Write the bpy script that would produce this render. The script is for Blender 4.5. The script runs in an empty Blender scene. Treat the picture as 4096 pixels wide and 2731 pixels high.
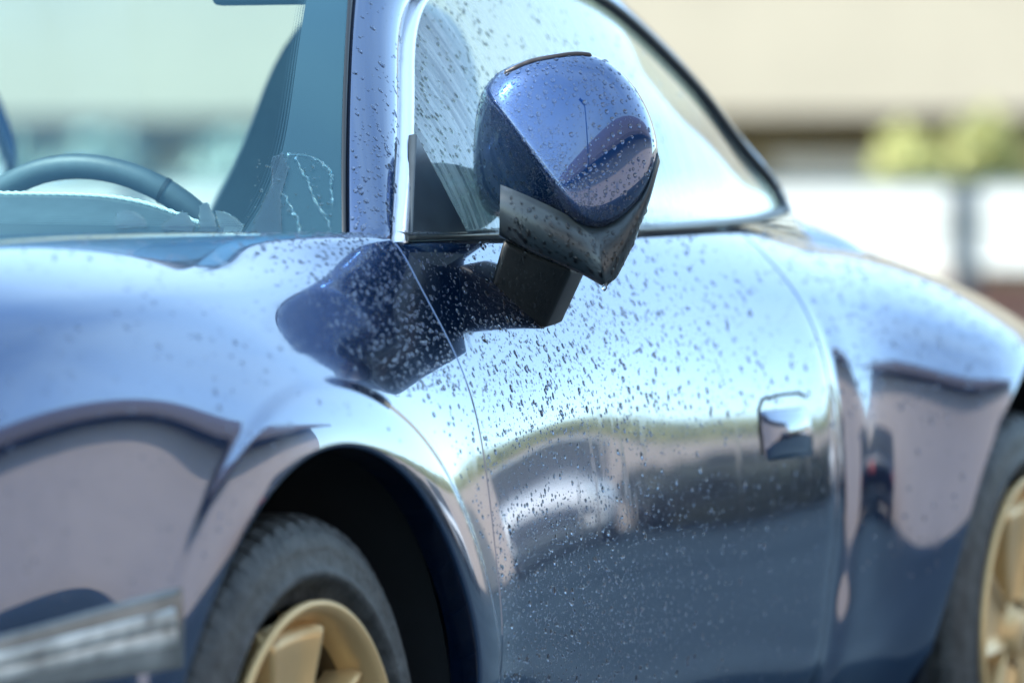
import bpy, bmesh, math, random
import numpy as np
from mathutils import Vector, Matrix

random.seed(7)
rng = np.random.default_rng(7)
scene = bpy.context.scene
COL = scene.collection

# ------------------------------------------------------------------ camera
CAM = np.array([-5.95, -3.68, 1.05])
YAW, PITCH = 0.405, 0.0271
cam_data = bpy.data.cameras.new('camera')
cam_data.sensor_width = 36.0
cam_data.lens = 200.0
cam_data.clip_end = 2000.0
cam_data.dof.use_dof = True
cam_data.dof.focus_distance = 7.26
cam_data.dof.aperture_fstop = 2.7
cam_data.dof.aperture_blades = 0
cam = bpy.data.objects.new('camera', cam_data)
COL.objects.link(cam)
cam.location = CAM
fwd = Vector((math.cos(YAW) * math.cos(PITCH), math.sin(YAW) * math.cos(PITCH), -math.sin(PITCH)))
cam.rotation_euler = fwd.to_track_quat('-Z', 'Y').to_euler()
scene.camera = cam

# ------------------------------------------------------------------ sky, sun, exposure
SUN_TO = Vector((-0.45, 0.50, 0.74)).normalized()
world = bpy.data.worlds.new('World')
scene.world = world
world.use_nodes = True
wn = world.node_tree
for n in list(wn.nodes):
    wn.nodes.remove(n)
sky = wn.nodes.new('ShaderNodeTexSky')
sky.sky_type = 'NISHITA'
sky.sun_disc = False
sky.sun_elevation = math.asin(SUN_TO.z)
sky.sun_rotation = math.atan2(SUN_TO.x, SUN_TO.y)
sky.air_density = 1.0
sky.dust_density = 0.7
sky.ozone_density = 1.0
bg = wn.nodes.new('ShaderNodeBackground')
bg.inputs['Strength'].default_value = 0.15
wo = wn.nodes.new('ShaderNodeOutputWorld')
tcw = wn.nodes.new('ShaderNodeTexCoord')
nzw = wn.nodes.new('ShaderNodeTexNoise')
nzw.inputs['Scale'].default_value = 2.2
nzw.inputs['Detail'].default_value = 5.0
nzw.inputs['Roughness'].default_value = 0.5
rpw = wn.nodes.new('ShaderNodeValToRGB')
rpw.color_ramp.elements[0].position = 0.32; rpw.color_ramp.elements[0].color = (0.07, 0.07, 0.07, 1)
rpw.color_ramp.elements[1].position = 0.75; rpw.color_ramp.elements[1].color = (0.42, 0.42, 0.42, 1)
mxw = wn.nodes.new('ShaderNodeMix'); mxw.data_type = 'RGBA'
wn.links.new(tcw.outputs['Generated'], nzw.inputs['Vector'])
wn.links.new(nzw.outputs['Fac'], rpw.inputs['Fac'])
wn.links.new(rpw.outputs['Color'], mxw.inputs[0])
tnw = wn.nodes.new('ShaderNodeMix'); tnw.data_type = 'RGBA'; tnw.blend_type = 'MULTIPLY'
tnw.inputs[0].default_value = 1.0
tnw.inputs[7].default_value = (0.84, 1.0, 1.04, 1)        # cool white balance of the sky light
wn.links.new(sky.outputs[0], tnw.inputs[6])
wn.links.new(tnw.outputs[2], mxw.inputs[6])
mxw.inputs[7].default_value = (3.5, 4.75, 5.2, 1)          # thin cloud veil, added to whiten the sky seen in reflections
wn.links.new(mxw.outputs[2], bg.inputs['Color'])
wn.links.new(bg.outputs[0], wo.inputs['Surface'])

sun_data = bpy.data.lights.new('sun', 'SUN')
sun_data.energy = 2.1
sun_data.angle = math.radians(0.5)
sun_data.color = (1.0, 0.95, 0.87)
sun = bpy.data.objects.new('sun', sun_data)
sun.rotation_euler = SUN_TO.to_track_quat('Z', 'Y').to_euler()
sun.location = (0, 0, 20)
COL.objects.link(sun)

scene.view_settings.view_transform = 'Standard'
scene.view_settings.look = 'None'
scene.view_settings.gamma = 1.0
scene.view_settings.use_curve_mapping = False
scene.view_settings.exposure = 2.1
scene.render.engine = 'CYCLES'
scene.cycles.use_denoising = True
scene.cycles.max_bounces = 14
scene.cycles.glossy_bounces = 8
scene.cycles.transmission_bounces = 10
scene.cycles.transparent_max_bounces = 16
scene.cycles.caustics_reflective = False
scene.cycles.caustics_refractive = False
scene.cycles.sample_clamp_indirect = 6.0

# ------------------------------------------------------------------ materials
def new_mat(name):
    m = bpy.data.materials.new(name)
    m.use_nodes = True
    nt = m.node_tree
    b = nt.nodes['Principled BSDF']
    return m, nt, b

def N(nt, kind, **kw):
    n = nt.nodes.new(kind)
    for k, v in kw.items():
        setattr(n, k, v)
    return n

def noise(nt, scale, detail=4.0, rough=0.55, mapping=None, coord='Object'):
    tc = N(nt, 'ShaderNodeTexCoord')
    mp = N(nt, 'ShaderNodeMapping')
    if mapping:
        mp.inputs['Scale'].default_value = mapping
    nt.links.new(tc.outputs[coord], mp.inputs['Vector'])
    t = N(nt, 'ShaderNodeTexNoise')
    t.inputs['Scale'].default_value = scale
    t.inputs['Detail'].default_value = detail
    t.inputs['Roughness'].default_value = rough
    nt.links.new(mp.outputs[0], t.inputs['Vector'])
    return t.outputs['Fac']

def ramp(nt, src, stops):
    r = N(nt, 'ShaderNodeValToRGB')
    el = r.color_ramp.elements
    while len(el) < len(stops):
        el.new(0.5)
    for e, (p, c) in zip(el, stops):
        e.position = p
        e.color = (*c, 1) if isinstance(c, tuple) else (c, c, c, 1)
    nt.links.new(src, r.inputs['Fac'])
    return r.outputs['Color']

def bump(nt, b, src, strength, dist, sock='Normal'):
    k = N(nt, 'ShaderNodeBump')
    k.inputs['Strength'].default_value = strength
    k.inputs['Distance'].default_value = dist
    nt.links.new(src, k.inputs['Height'])
    nt.links.new(k.outputs[0], b.inputs[sock])

def simple(name, col, rough=0.5, metal=0.0, var=0.0, vscale=20, bumps=0.0, bscale=200, coat=0.0):
    m, nt, b = new_mat(name)
    b.inputs['Base Color'].default_value = (*col, 1)
    b.inputs['Roughness'].default_value = rough
    b.inputs['Metallic'].default_value = metal
    b.inputs['Coat Weight'].default_value = coat
    if var:
        f = noise(nt, vscale)
        lo = tuple(c * (1 - var) for c in col)
        hi = tuple(min(1, c * (1 + var)) for c in col)
        nt.links.new(ramp(nt, f, [(0.3, lo), (0.7, hi)]), b.inputs['Base Color'])
    if bumps:
        bump(nt, b, noise(nt, bscale, 3), bumps, 0.01)
    return m

def paint_material(name, streaks, base, rough, ior):
    m, nt, b = new_mat(name)
    b.inputs['Base Color'].default_value = (*base, 1)
    b.inputs['Metallic'].default_value = 0.85
    b.inputs['Roughness'].default_value = rough
    b.inputs['Coat Weight'].default_value = 1.0
    b.inputs['Coat IOR'].default_value = ior
    if streaks:
        # film of water: sharp wiped lanes and misted lanes running down the panel
        lanes = ramp(nt, noise(nt, 1.0, 5, 0.6, (38, 38, 4.0)), [(0.50, 0.0), (0.64, 1.0)])
        patch = ramp(nt, noise(nt, 4.0, 3, 0.5), [(0.40, 0.0), (0.66, 1.0)])
        mul = N(nt, 'ShaderNodeMix', data_type='FLOAT')
        mx = N(nt, 'ShaderNodeMath', operation='MULTIPLY')
        nt.links.new(lanes, mx.inputs[0]); nt.links.new(patch, mx.inputs[1])
        sc_ = N(nt, 'ShaderNodeMath', operation='MULTIPLY_ADD')
        nt.links.new(mx.outputs[0], sc_.inputs[0])
        sc_.inputs[1].default_value = 0.18
        sc_.inputs[2].default_value = 0.006
        nt.links.new(sc_.outputs[0], b.inputs['Coat Roughness'])
    else:
        b.inputs['Coat Roughness'].default_value = 0.015
    return m

M = {}
M['paint'] = paint_material('dark_blue_metallic_paint', True, (0.0008, 0.030, 0.108), 0.15, 2.1)
M['paint_mirror'] = paint_material('dark_blue_paint_sunlit_tone', False, (0.0010, 0.036, 0.140), 0.24, 1.95)  # same body paint, base made bluer to imitate sunlit flake on the cap
M['black'] = simple('black_liner', (0.008, 0.009, 0.011), 0.85, var=0.3, vscale=8)
M['rubber'] = simple('black_rubber', (0.010, 0.011, 0.012), 0.45)
M['plastic'] = simple('wet_black_plastic', (0.022, 0.030, 0.034), 0.30, var=0.2, vscale=30)
M['foot'] = simple('matt_black_plastic', (0.010, 0.0105, 0.010), 0.5, var=0.2, vscale=30, bumps=0.05, bscale=900)
M['trim'] = simple('satin_aluminium_trim', (0.85, 0.87, 0.9), 0.3, 0.6)
M['tyre'] = simple('tyre_rubber', (0.042, 0.043, 0.043), 0.55, var=0.6, vscale=38, bumps=0.3, bscale=90)
M['gold'] = simple('satin_gold_alloy', (0.66, 0.43, 0.195), 0.38, 0.45, var=0.06, vscale=9)
M['gold_dark'] = simple('gold_painted_shade', (0.16, 0.105, 0.05), 0.5, 0.4)  # darkened copy of the gold; the shade inside the wheel is in its colour
M['lamp_grey'] = simple('lamp_reflector', (.50, .50, .47), .3, .25, var=.7, vscale=16)
M['lamp_lens'] = simple('clear_lamp_lens', (.20, .20, .19), .14, .2, var=.5, vscale=9)
M['chrome'] = simple('chrome', (0.8, 0.8, 0.8), 0.12, 1.0)
M['lens'] = simple('smoked_lens', (0.035, 0.036, 0.034), 0.22)
M['amber'] = simple('brown_indicator_lens', (0.018, 0.010, 0.008), 0.35)
M['leather'] = simple('dark_blue_grey_leather', (0.045, 0.06, 0.07), 0.5, var=0.15, vscale=40, bumps=0.1, bscale=500)
M['stitch'] = simple('pale_stitching', (0.50, 0.56, 0.56), 0.6)
M['liner'] = simple('pale_headliner', (0.30, 0.32, 0.33), 0.9)
M['frit'] = simple('black_ceramic_border', (0.006, 0.012, 0.016), 0.25, coat=0.5)

def water_material():
    m, nt, b = new_mat('water')
    b.inputs['Base Color'].default_value = (0.98, 0.99, 1, 1)
    b.inputs['Roughness'].default_value = 0.0
    b.inputs['IOR'].default_value = 1.33
    b.inputs['Transmission Weight'].default_value = 1.0
    return m
M['water'] = water_material()

def glass_material(name, tint, film=0.0, gain=1.7, refl=(1, 1, 1)):
    m = bpy.data.materials.new(name)
    m.use_nodes = True
    nt = m.node_tree
    for n in list(nt.nodes):
        nt.nodes.remove(n)
    out = N(nt, 'ShaderNodeOutputMaterial')
    tr = N(nt, 'ShaderNodeBsdfTransparent'); tr.inputs[0].default_value = (*tint, 1)
    gl = N(nt, 'ShaderNodeBsdfGlossy'); gl.inputs['Roughness'].default_value = 0.015
    gl.inputs['Color'].default_value = (*refl, 1)
    lw = N(nt, 'ShaderNodeLayerWeight'); lw.inputs['Blend'].default_value = 0.5
    p5 = N(nt, 'ShaderNodeMath', operation='POWER'); p5.inputs[1].default_value = 5.0
    nt.links.new(lw.outputs['Facing'], p5.inputs[0])
    f0 = N(nt, 'ShaderNodeMath', operation='MULTIPLY_ADD'); f0.inputs[1].default_value = 0.95; f0.inputs[2].default_value = 0.05
    nt.links.new(p5.outputs[0], f0.inputs[0])
    mu = N(nt, 'ShaderNodeMath', operation='MULTIPLY', use_clamp=True)
    mu.inputs[1].default_value = gain
    nt.links.new(f0.outputs[0], mu.inputs[0])
    base = tr.outputs[0]
    if film:
        df = N(nt, 'ShaderNodeBsdfTranslucent'); df.inputs[0].default_value = (0.82, 0.90, 0.90, 1)
        d2 = N(nt, 'ShaderNodeBsdfDiffuse'); d2.inputs[0].default_value = (0.80, 0.88, 0.88, 1)
        ad = N(nt, 'ShaderNodeMixShader'); ad.inputs[0].default_value = 0.5
        nt.links.new(df.outputs[0], ad.inputs[1]); nt.links.new(d2.outputs[0], ad.inputs[2])
        st = ramp(nt, noise(nt, 1.0, 6, 0.65, (90, 8, 4)), [(0.40, 0.10), (0.62, 1.0)])
        fm = N(nt, 'ShaderNodeMath', operation='MULTIPLY'); fm.inputs[1].default_value = film
        nt.links.new(st, fm.inputs[0])
        mf = N(nt, 'ShaderNodeMixShader')
        nt.links.new(fm.outputs[0], mf.inputs[0])
        nt.links.new(tr.outputs[0], mf.inputs[1]); nt.links.new(ad.outputs[0], mf.inputs[2])
        base = mf.outputs[0]
    mix = N(nt, 'ShaderNodeMixShader')
    nt.links.new(mu.outputs[0], mix.inputs[0])
    nt.links.new(base, mix.inputs[1]); nt.links.new(gl.outputs[0], mix.inputs[2])
    nt.links.new(mix.outputs[0], out.inputs['Surface'])
    return m
M['windscreen'] = glass_material('windscreen_glass', (0.78, 0.97, 0.96), 0, 1.3, (0.42, 0.83, 1.0))
M['side_glass'] = glass_material('wet_side_glass', (0.66, 0.89, 0.91), 0.52, 1.4)
M['rear_glass'] = glass_material('rear_glass', (0.93, 0.98, 0.96), 0, 0.5)

# ------------------------------------------------------------------ mesh helpers
def mesh_obj(name, verts, faces, mat, parent=None, normals=None, smooth=True, loc=None):
    me = bpy.data.meshes.new(name)
    verts = np.asarray(verts, float)
    me.from_pydata(verts.tolist(), [], faces if isinstance(faces, list) else faces.tolist())
    me.validate(clean_customdata=False)
    if smooth:
        me.polygons.foreach_set('use_smooth', np.ones(len(me.polygons), bool))
    if normals is not None:
        me.normals_split_custom_set_from_vertices(np.asarray(normals).tolist())
    me.materials.append(M[mat] if isinstance(mat, str) else mat)
    me.update()
    o = bpy.data.objects.new(name, me)
    COL.objects.link(o)
    if parent is not None:
        o.parent = parent
    if loc is not None:
        o.location = loc
    return o

def empty(name, loc=(0, 0, 0)):
    o = bpy.data.objects.new(name, None)
    o.location = loc
    o.empty_display_size = 0.2
    COL.objects.link(o)
    return o

def tag(o, label=None, cat=None, group=None, kind=None):
    if label: o['label'] = label
    if cat: o['category'] = cat
    if group: o['group'] = group
    if kind: o['kind'] = kind
    return o

def grid_faces(nu, nv, off=0, flip=False, wrap=False):
    i = np.arange(nu - 1)[:, None]
    j = np.arange(nv if wrap else nv - 1)[None, :]
    a = off + i * nv + j
    b = off + i * nv + (j + 1) % nv
    c = a + nv
    d = b + nv
    q = np.stack([a, b, d, c], -1).reshape(-1, 4)
    return q[:, ::-1] if flip else q

class MB:
    """collects vertices and faces of one part"""
    def __init__(s):
        s.v = []; s.f = []
    def n(s):
        return sum(len(x) for x in s.v)
    def add(s, v, f):
        o = s.n()
        s.v.append(np.asarray(v, float))
        s.f += [[int(i) + o for i in q] for q in f]
        return s
    def grid(s, P, flip=False, wrap=False):
        P = np.asarray(P, float)
        return s.add(P.reshape(-1, 3), grid_faces(P.shape[0], P.shape[1], 0, flip, wrap))
    def box(s, lo, hi):
        lo, hi = np.minimum(lo, hi), np.maximum(lo, hi)
        v = [(x, y, z) for x in (lo[0], hi[0]) for y in (lo[1], hi[1]) for z in (lo[2], hi[2])]
        f = [(0, 1, 3, 2), (4, 6, 7, 5), (0, 4, 5, 1), (2, 3, 7, 6), (0, 2, 6, 4), (1, 5, 7, 3)]
        return s.add(v, f)
    def tube(s, pts, rad, seg=10, cap=True):
        pts = np.asarray(pts, float)
        rad = np.broadcast_to(np.asarray(rad, float), (len(pts),))
        T = np.gradient(pts, axis=0)
        T /= np.linalg.norm(T, axis=1)[:, None] + 1e-12
        ref = np.array([0, 0, 1.0]) if abs(T[:, 2]).mean() < 0.9 else np.array([1.0, 0, 0])
        A = np.cross(T, ref); A /= np.linalg.norm(A, axis=1)[:, None]
        B = np.cross(T, A)
        th = np.linspace(0, 2 * np.pi, seg, endpoint=False)
        P = pts[:, None] + rad[:, None, None] * (np.cos(th)[None, :, None] * A[:, None] + np.sin(th)[None, :, None] * B[:, None])
        o = s.n()
        s.grid(P, wrap=True)
        if cap:
            s.f.append([o + k for k in range(seg)])
            s.f.append([o + (len(pts) - 1) * seg + k for k in range(seg)][::-1])
        return s
    def build(s, name, mat, parent=None, smooth=True, bevel=0, loc=None, face=None):
        V = np.concatenate(s.v)
        if face is not None:           # make every face look along 'face'
            for k, q in enumerate(s.f):
                n_ = np.cross(V[q[1]] - V[q[0]], V[q[2]] - V[q[1]])
                if n_ @ np.array(face) < 0: s.f[k] = q[::-1]
        o = mesh_obj(name, V, s.f, mat, parent, None, smooth, loc)
        if bevel:
            bm = bmesh.new(); bm.from_mesh(o.data)
            bmesh.ops.remove_doubles(bm, verts=bm.verts, dist=1e-6)
            bmesh.ops.recalc_face_normals(bm, faces=bm.faces)
            bmesh.ops.bevel(bm, geom=[e for e in bm.edges if e.calc_face_angle(0) > 0.4], offset=bevel, segments=3, profile=0.6, affect='EDGES')
            for f in bm.faces: f.smooth = True
            bm.to_mesh(o.data); bm.free()
            o.data.set_sharp_from_angle(angle=math.radians(50))
        return o

def nat_basis(k, q):
    """matrix W so that W @ values is the natural cubic spline through (k, values) at q"""
    k = np.asarray(k, float); q = np.atleast_1d(np.asarray(q, float)); n = len(k)
    h = np.diff(k)
    A = np.zeros((n, n)); B = np.zeros((n, n)); A[0, 0] = A[-1, -1] = 1
    for i in range(1, n - 1):
        A[i, i - 1] = h[i - 1]; A[i, i] = 2 * (h[i - 1] + h[i]); A[i, i + 1] = h[i]
        B[i, i - 1] = 6 / h[i - 1]; B[i, i + 1] = 6 / h[i]; B[i, i] = -6 / h[i - 1] - 6 / h[i]
    D2 = np.linalg.solve(A, B)
    i = np.clip(np.searchsorted(k, q) - 1, 0, n - 2)
    hh = h[i]; a = (k[i + 1] - q) / hh; b = (q - k[i]) / hh
    W = np.zeros((len(q), n)); r = np.arange(len(q))
    W[r, i] += a; W[r, i + 1] += b
    W += ((a ** 3 - a) * hh ** 2 / 6)[:, None] * D2[i] + ((b ** 3 - b) * hh ** 2 / 6)[:, None] * D2[i + 1]
    return W

def spline(pts, n):
    """natural cubic through 3D or 2D points, n samples, chord parameter"""
    pts = np.asarray(pts, float)
    k = np.r_[0, np.cumsum(np.linalg.norm(np.diff(pts, axis=0), axis=1))]
    return nat_basis(k, np.linspace(0, k[-1], n)) @ pts

# ------------------------------------------------------------------ ground
def asphalt():
    m, nt, b = new_mat('asphalt')
    big = noise(nt, 0.35, 5, 0.6)
    fine = noise(nt, 160, 3, 0.6)
    c = ramp(nt, big, [(0.35, (0.028, 0.044, 0.056)), (0.65, (0.046, 0.068, 0.084))])
    nt.links.new(c, b.inputs['Base Color'])
    b.inputs['Roughness'].default_value = 0.9
    b.inputs['Specular IOR Level'].default_value = 0.1
    bump(nt, b, fine, 0.5, 0.01)
    return m
M['asphalt'] = asphalt()
g = MB()
g.add([(-600, -600, 0), (600, -600, 0), (600, 600, 0), (-600, 600, 0)], [(0, 1, 2, 3)])
tag(g.build('ground', 'asphalt', smooth=False), kind='structure')

# ------------------------------------------------------------------ CAR: body loft
car = empty('sports_car', (0.9, 0, 0))
tag(car, 'dark blue metallic sports coupe wet with water drops, gold wheels', 'car')
car_inv = Vector(car.location)
_base_mesh_obj = mesh_obj

WHEELS = [(0.015, 0.335, 0.42), (2.565, 0.350, 0.455)]    # x, z, arch radius
TK = np.array([0, .25, .40, .50, .56, .64, .73, .83, .93, 1.05, 1.16, 1.26])
ST = [
 # x,   (y, z) from bonnet centre to sill
 (-1.05, [(-.20,.74),(-.36,.76),(-.46,.745),(-.535,.715),(-.585,.68),(-.63,.635),(-.66,.58),(-.675,.52),(-.68,.46),(-.675,.39),(-.66,.32),(-.63,.25)]),
 (-.75, [(-.22,.83),(-.40,.865),(-.53,.905),(-.630,.893),(-.705,.856),(-.760,.800),(-.790,.730),(-.803,.65),(-.807,.57),(-.80,.47),(-.785,.37),(-.75,.28)]),
 (-.40, [(-.24,.90),(-.43,.935),(-.57,.976),(-.675,.968),(-.765,.934),(-.824,.880),(-.855,.812),(-.870,.73),(-.875,.645),(-.872,.54),(-.86,.42),(-.83,.30)]),
 (0.0,  [(-.26,.955),(-.46,.972),(-.595,.992),(-.685,.985),(-.762,.952),(-.820,.900),(-.862,.835),(-.884,.76),(-.890,.67),(-.888,.55),(-.875,.42),(-.845,.29)]),
 (.27,  [(-.28,.985),(-.50,.988),(-.645,.991),(-.722,.984),(-.778,.942),(-.825,.880),(-.864,.808),(-.885,.72),(-.890,.62),(-.888,.505),(-.873,.385),(-.843,.28)]),
 (.50,  [(-.30,1.0),(-.53,.995),(-.685,.990),(-.755,.982),(-.787,.934),(-.828,.863),(-.861,.787),(-.880,.69),(-.8895,.58),(-.890,.468),(-.870,.36),(-.840,.27)]),
 (.75,  [(-.30,1.0),(-.53,.997),(-.683,.992),(-.754,.983),(-.785,.935),(-.822,.864),(-.853,.787),(-.8685,.69),(-.8775,.58),(-.8775,.468),(-.863,.36),(-.833,.27)]),
 (1.0,  [(-.30,1.0),(-.53,.998),(-.680,.993),(-.752,.983),(-.783,.936),(-.820,.865),(-.845,.788),(-.860,.69),(-.869,.58),(-.8685,.468),(-.860,.36),(-.830,.27)]),
 (1.5,  [(-.30,1.0),(-.52,1.0),(-.665,.998),(-.735,.987),(-.773,.940),(-.815,.870),(-.845,.790),(-.862,.69),(-.871,.58),(-.870,.468),(-.859,.36),(-.829,.27)]),
 (1.85, [(-.30,1.02),(-.48,1.015),(-.625,1.005),(-.705,.990),(-.758,.948),(-.815,.882),(-.852,.800),(-.873,.695),(-.881,.58),(-.879,.468),(-.873,.36),(-.840,.27)]),
 (2.03, [(-.29,1.025),(-.455,1.018),(-.592,1.003),(-.686,.984),(-.750,.946),(-.816,.885),(-.866,.803),(-.891,.698),(-.899,.585),(-.896,.47),(-.880,.362),(-.845,.27)]),
 (2.2,  [(-.28,1.03),(-.43,1.02),(-.56,1.0),(-.665,.978),(-.742,.944),(-.820,.888),(-.900,.806),(-.931,.70),(-.940,.59),(-.934,.475),(-.900,.365),(-.86,.27)]),
 (2.6,  [(-.26,.985),(-.41,.975),(-.54,.958),(-.655,.938),(-.745,.910),(-.835,.862),(-.918,.786),(-.954,.69),(-.964,.59),(-.958,.48),(-.92,.37),(-.88,.28)]),
 (3.0,  [(-.24,.90),(-.39,.89),(-.51,.875),(-.615,.855),(-.705,.825),(-.795,.775),(-.862,.705),(-.897,.62),(-.905,.54),(-.90,.45),(-.88,.36),(-.85,.28)]),
 (3.35, [(-.20,.80),(-.34,.79),(-.45,.775),(-.54,.755),(-.62,.725),(-.69,.685),(-.74,.63),(-.765,.57),(-.77,.51),(-.765,.44),(-.75,.36),(-.72,.28)]),
]
SX = np.array([s[0] for s in ST]); SYZ = np.array([s[1] for s in ST])      # (nst, nrow, 2)

def flare(x, z):
    out = 0
    for wx, wz, R in WHEELS:
        r = np.hypot(x - wx, np.maximum(z - wz, 0) + np.minimum(z - wz, 0) * 0.15)
        s = np.clip((r - R - 0.060) / 0.018, 0, 1); s = s * s * (3 - 2 * s)
        k_ = 0.7 if wx < 1 else 0.0             # the front arch has a small ledge, the rear is smooth
        h = k_ * (0.0045 - 0.015 * np.clip(r - R, 0, 0.09)) * (1 - s) + 0.020 * np.exp(-(np.maximum(r - R, 0) / 0.11) ** 2)
        out = out + h
    return out

def body(x, t):
    x = np.asarray(x, float); t = np.asarray(t, float); sh = np.broadcast(x, t).shape
    x = np.broadcast_to(x, sh).ravel(); t = np.broadcast_to(t, sh).ravel()
    yz = np.einsum('ni,ijk,nj->nk', nat_basis(SX, x), SYZ, nat_basis(TK, t), optimize=True)
    yz[:, 0] -= flare(x, yz[:, 1]) * np.clip((t - 0.55) / 0.15, 0, 1)
    # hollow where the haunch swells out behind the door
    xs_ = 1.835 - 0.10 * np.clip((t - 0.80) / 0.45, 0, 1) ** 1.5
    yz[:, 0] += 0.0085 * np.exp(-((x - xs_) / 0.038) ** 2) * np.clip((t - 0.62) / 0.22, 0, 1)
    return np.stack([x, yz[:, 0], yz[:, 1]], -1).reshape(*sh, 3)

def body_n(x, t, e=1e-3):
    a = body(x + e, t) - body(x - e, t)
    b = body(x, t + e) - body(x, t - e)
    n = np.cross(b, a)
    return n / np.linalg.norm(n, axis=-1, keepdims=True)

def t_at_z(x, z):
    tt = np.linspace(0.45, 1.26, 400)
    out = []
    for xi, zi in zip(np.atleast_1d(x), np.atleast_1d(z)):
        zz = body(np.full(400, xi), tt)[:, 2]
        out.append(np.interp(-zi, -zz, tt))
    return np.array(out)

def panel(name, patches, edges=(), parent=car, mat='paint', extra=None):
    """patches: list of (X, T) grids on the loft; edges: list of (x(n), t(n), dx sign, dt sign) folded inwards"""
    V, NN, F = [], [], []
    off = 0
    for X, T in patches:
        P = body(X, T); n = body_n(X, T)
        F.append(grid_faces(P.shape[0], P.shape[1], off)); off += P.shape[0] * P.shape[1]
        V.append(P.reshape(-1, 3)); NN.append(n.reshape(-1, 3))
    for (x, t, out, rr, depth) in edges:
        # rounded fold: out = outward direction along the panel (n,3)
        P = body(x, t); n = body_n(x, t)
        o = out - (out * n).sum(-1, keepdims=True) * n
        o /= np.linalg.norm(o, axis=-1, keepdims=True)
        rows, nr = [], []
        for a in np.linspace(0, math.pi / 2, 5):
            rows.append(P + o * rr * math.sin(a) - n * rr * (1 - math.cos(a))); nr.append(n * math.cos(a) + o * math.sin(a))
        rows.append(rows[-1] - n * depth); nr.append(o)
        R = np.stack(rows, 0)
        F.append(grid_faces(R.shape[0], R.shape[1], off)); off += R.shape[0] * R.shape[1]
        V.append(R.reshape(-1, 3)); NN.append(np.stack(nr, 0).reshape(-1, 3))
    V = np.concatenate(V); NN = np.concatenate(NN); F = np.concatenate(F)
    # orient faces with the normals
    c = np.cross(V[F[:, 1]] - V[F[:, 0]], V[F[:, 2]] - V[F[:, 1]])
    bad = (c * NN[F].mean(1)).sum(-1) < 0
    F[bad] = F[bad][:, ::-1]
    return mesh_obj(name, V - np.array(car_inv), F, mat, parent, NN)

def mirror_copy(o, parent=None):
    c = o.copy(); COL.objects.link(c); c.scale = (1, -1, 1)
    c.parent = parent or o.parent
    return c

def arch_patches(w, x0, x1, t0, nx=60, nt=70, nl=40):
    wx, wz, R = w
    ph = np.linspace(math.pi, 0, 120)
    xm = wx + R * np.cos(ph)
    ta = t_at_z(xm, wz + R * np.sin(ph))
    u = np.linspace(0, 1, nt)
    tm = t0 + (ta[:, None] - t0) * u[None]
    mid = (np.repeat(xm[:, None], nt, 1), tm)
    low = np.linspace(0, 1, nl)
    def side(xa, xb, tz):
        def col(x):
            return x
        if callable(xb):
            pass
        xs = np.linspace(0, 1, nx)
        tcol = np.r_[t0 + (tz - t0) * u, tz + (1.26 - tz) * low[1:]]
        if callable(xb):
            xe = xb(tcol)
        else:
            xe = np.full_like(tcol, xb)
        if callable(xa):
            xs0 = xa(tcol)
        else:
            xs0 = np.full_like(tcol, xa)
        X = xs0[None] + (xe - xs0)[None] * xs[:, None]
        return X, np.repeat(tcol[None], nx, 0)
    A = side(x0, wx - R, ta[0])
    B = side(wx + R, x1, ta[-1])
    lip = (xm, ta, np.stack([-np.cos(ph), 0 * ph, -np.sin(ph)], -1), 0.006, 0.035)
    lo = []
    for sx, X, T in ((1, wx - R, ta[0]), (-1, wx + R, ta[-1])):
        tt = np.linspace(T, 1.26, 30)
        lo.append((np.full(30, X), tt, np.tile([float(sx), 0, 0], (30, 1)), 0.006, 0.035))
    return [A, mid, B], [lip] + lo

SHUT_F = 0.50
def shut_r(t):
    return 1.80 - 0.10 * np.clip((t - 0.80) / 0.45, 0, 1) ** 1.5

GAP = 0.0027
# front fender (with bonnet side strip up to the bonnet joint at t=0.28)
pf, ef = arch_patches(WHEELS[0], -1.05, SHUT_F - GAP, 0.30)
tt = np.linspace(0.30, 1.26, 140)
ef.append((np.full(140, SHUT_F - GAP), tt, np.tile([1.0, 0, 0], (140, 1)), 0.0016, 0.014))
fender = panel('front_fender', pf, ef)
mirror_copy(fender)
# bonnet
tb = np.linspace(-0.0, 0.296, 24)
xb = np.linspace(-1.05, 0.40, 80)
Xb, Tb = np.meshgrid(xb, tb, indexing='ij')
Pb = body(Xb, Tb)
yc = np.linspace(0, 1, 12)[1:]
full = []
bm_ = MB()
half = Pb[:, ::-1]                       # outer -> inner
yin = half[:, -1:, 1:2]
inner = np.concatenate([np.concatenate([half[:, -1:, 0:1], yin * (1 - k), half[:, -1:, 2:3] + 0.012 * (1 - (1 - k) ** 2)], -1) for k in np.linspace(0, 1, 10)[1:]], 1)
left = np.concatenate([half, inner], 1)
right = left[:, ::-1][:, 1:] * np.array([1, -1, 1])
bm_.grid(np.concatenate([left, right], 1) - np.array(car_inv))
bonnet = bm_.build('bonnet', 'paint', car)

# door
td = np.linspace(0.50, 1.26, 150)
def door_grid(nx=150):
    xe = shut_r(td) - GAP
    u = np.linspace(0, 1, nx)
    X = (SHUT_F + GAP) + (xe - SHUT_F - GAP)[None] * u[:, None]
    return X, np.repeat(td[None], nx, 0)
Xd, Td = door_grid()
ed = [(np.full(150, SHUT_F + GAP), td, np.tile([-1.0, 0, 0], (150, 1)), 0.0022, 0.014),
      (shut_r(td) - GAP, td, np.tile([1.0, 0, 0], (150, 1)), 0.004, 0.014)]
door = panel('door', [(Xd, Td)], ed)
door['label'] = 'front door skin beaded with water drops'
mirror_copy(door)
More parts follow.
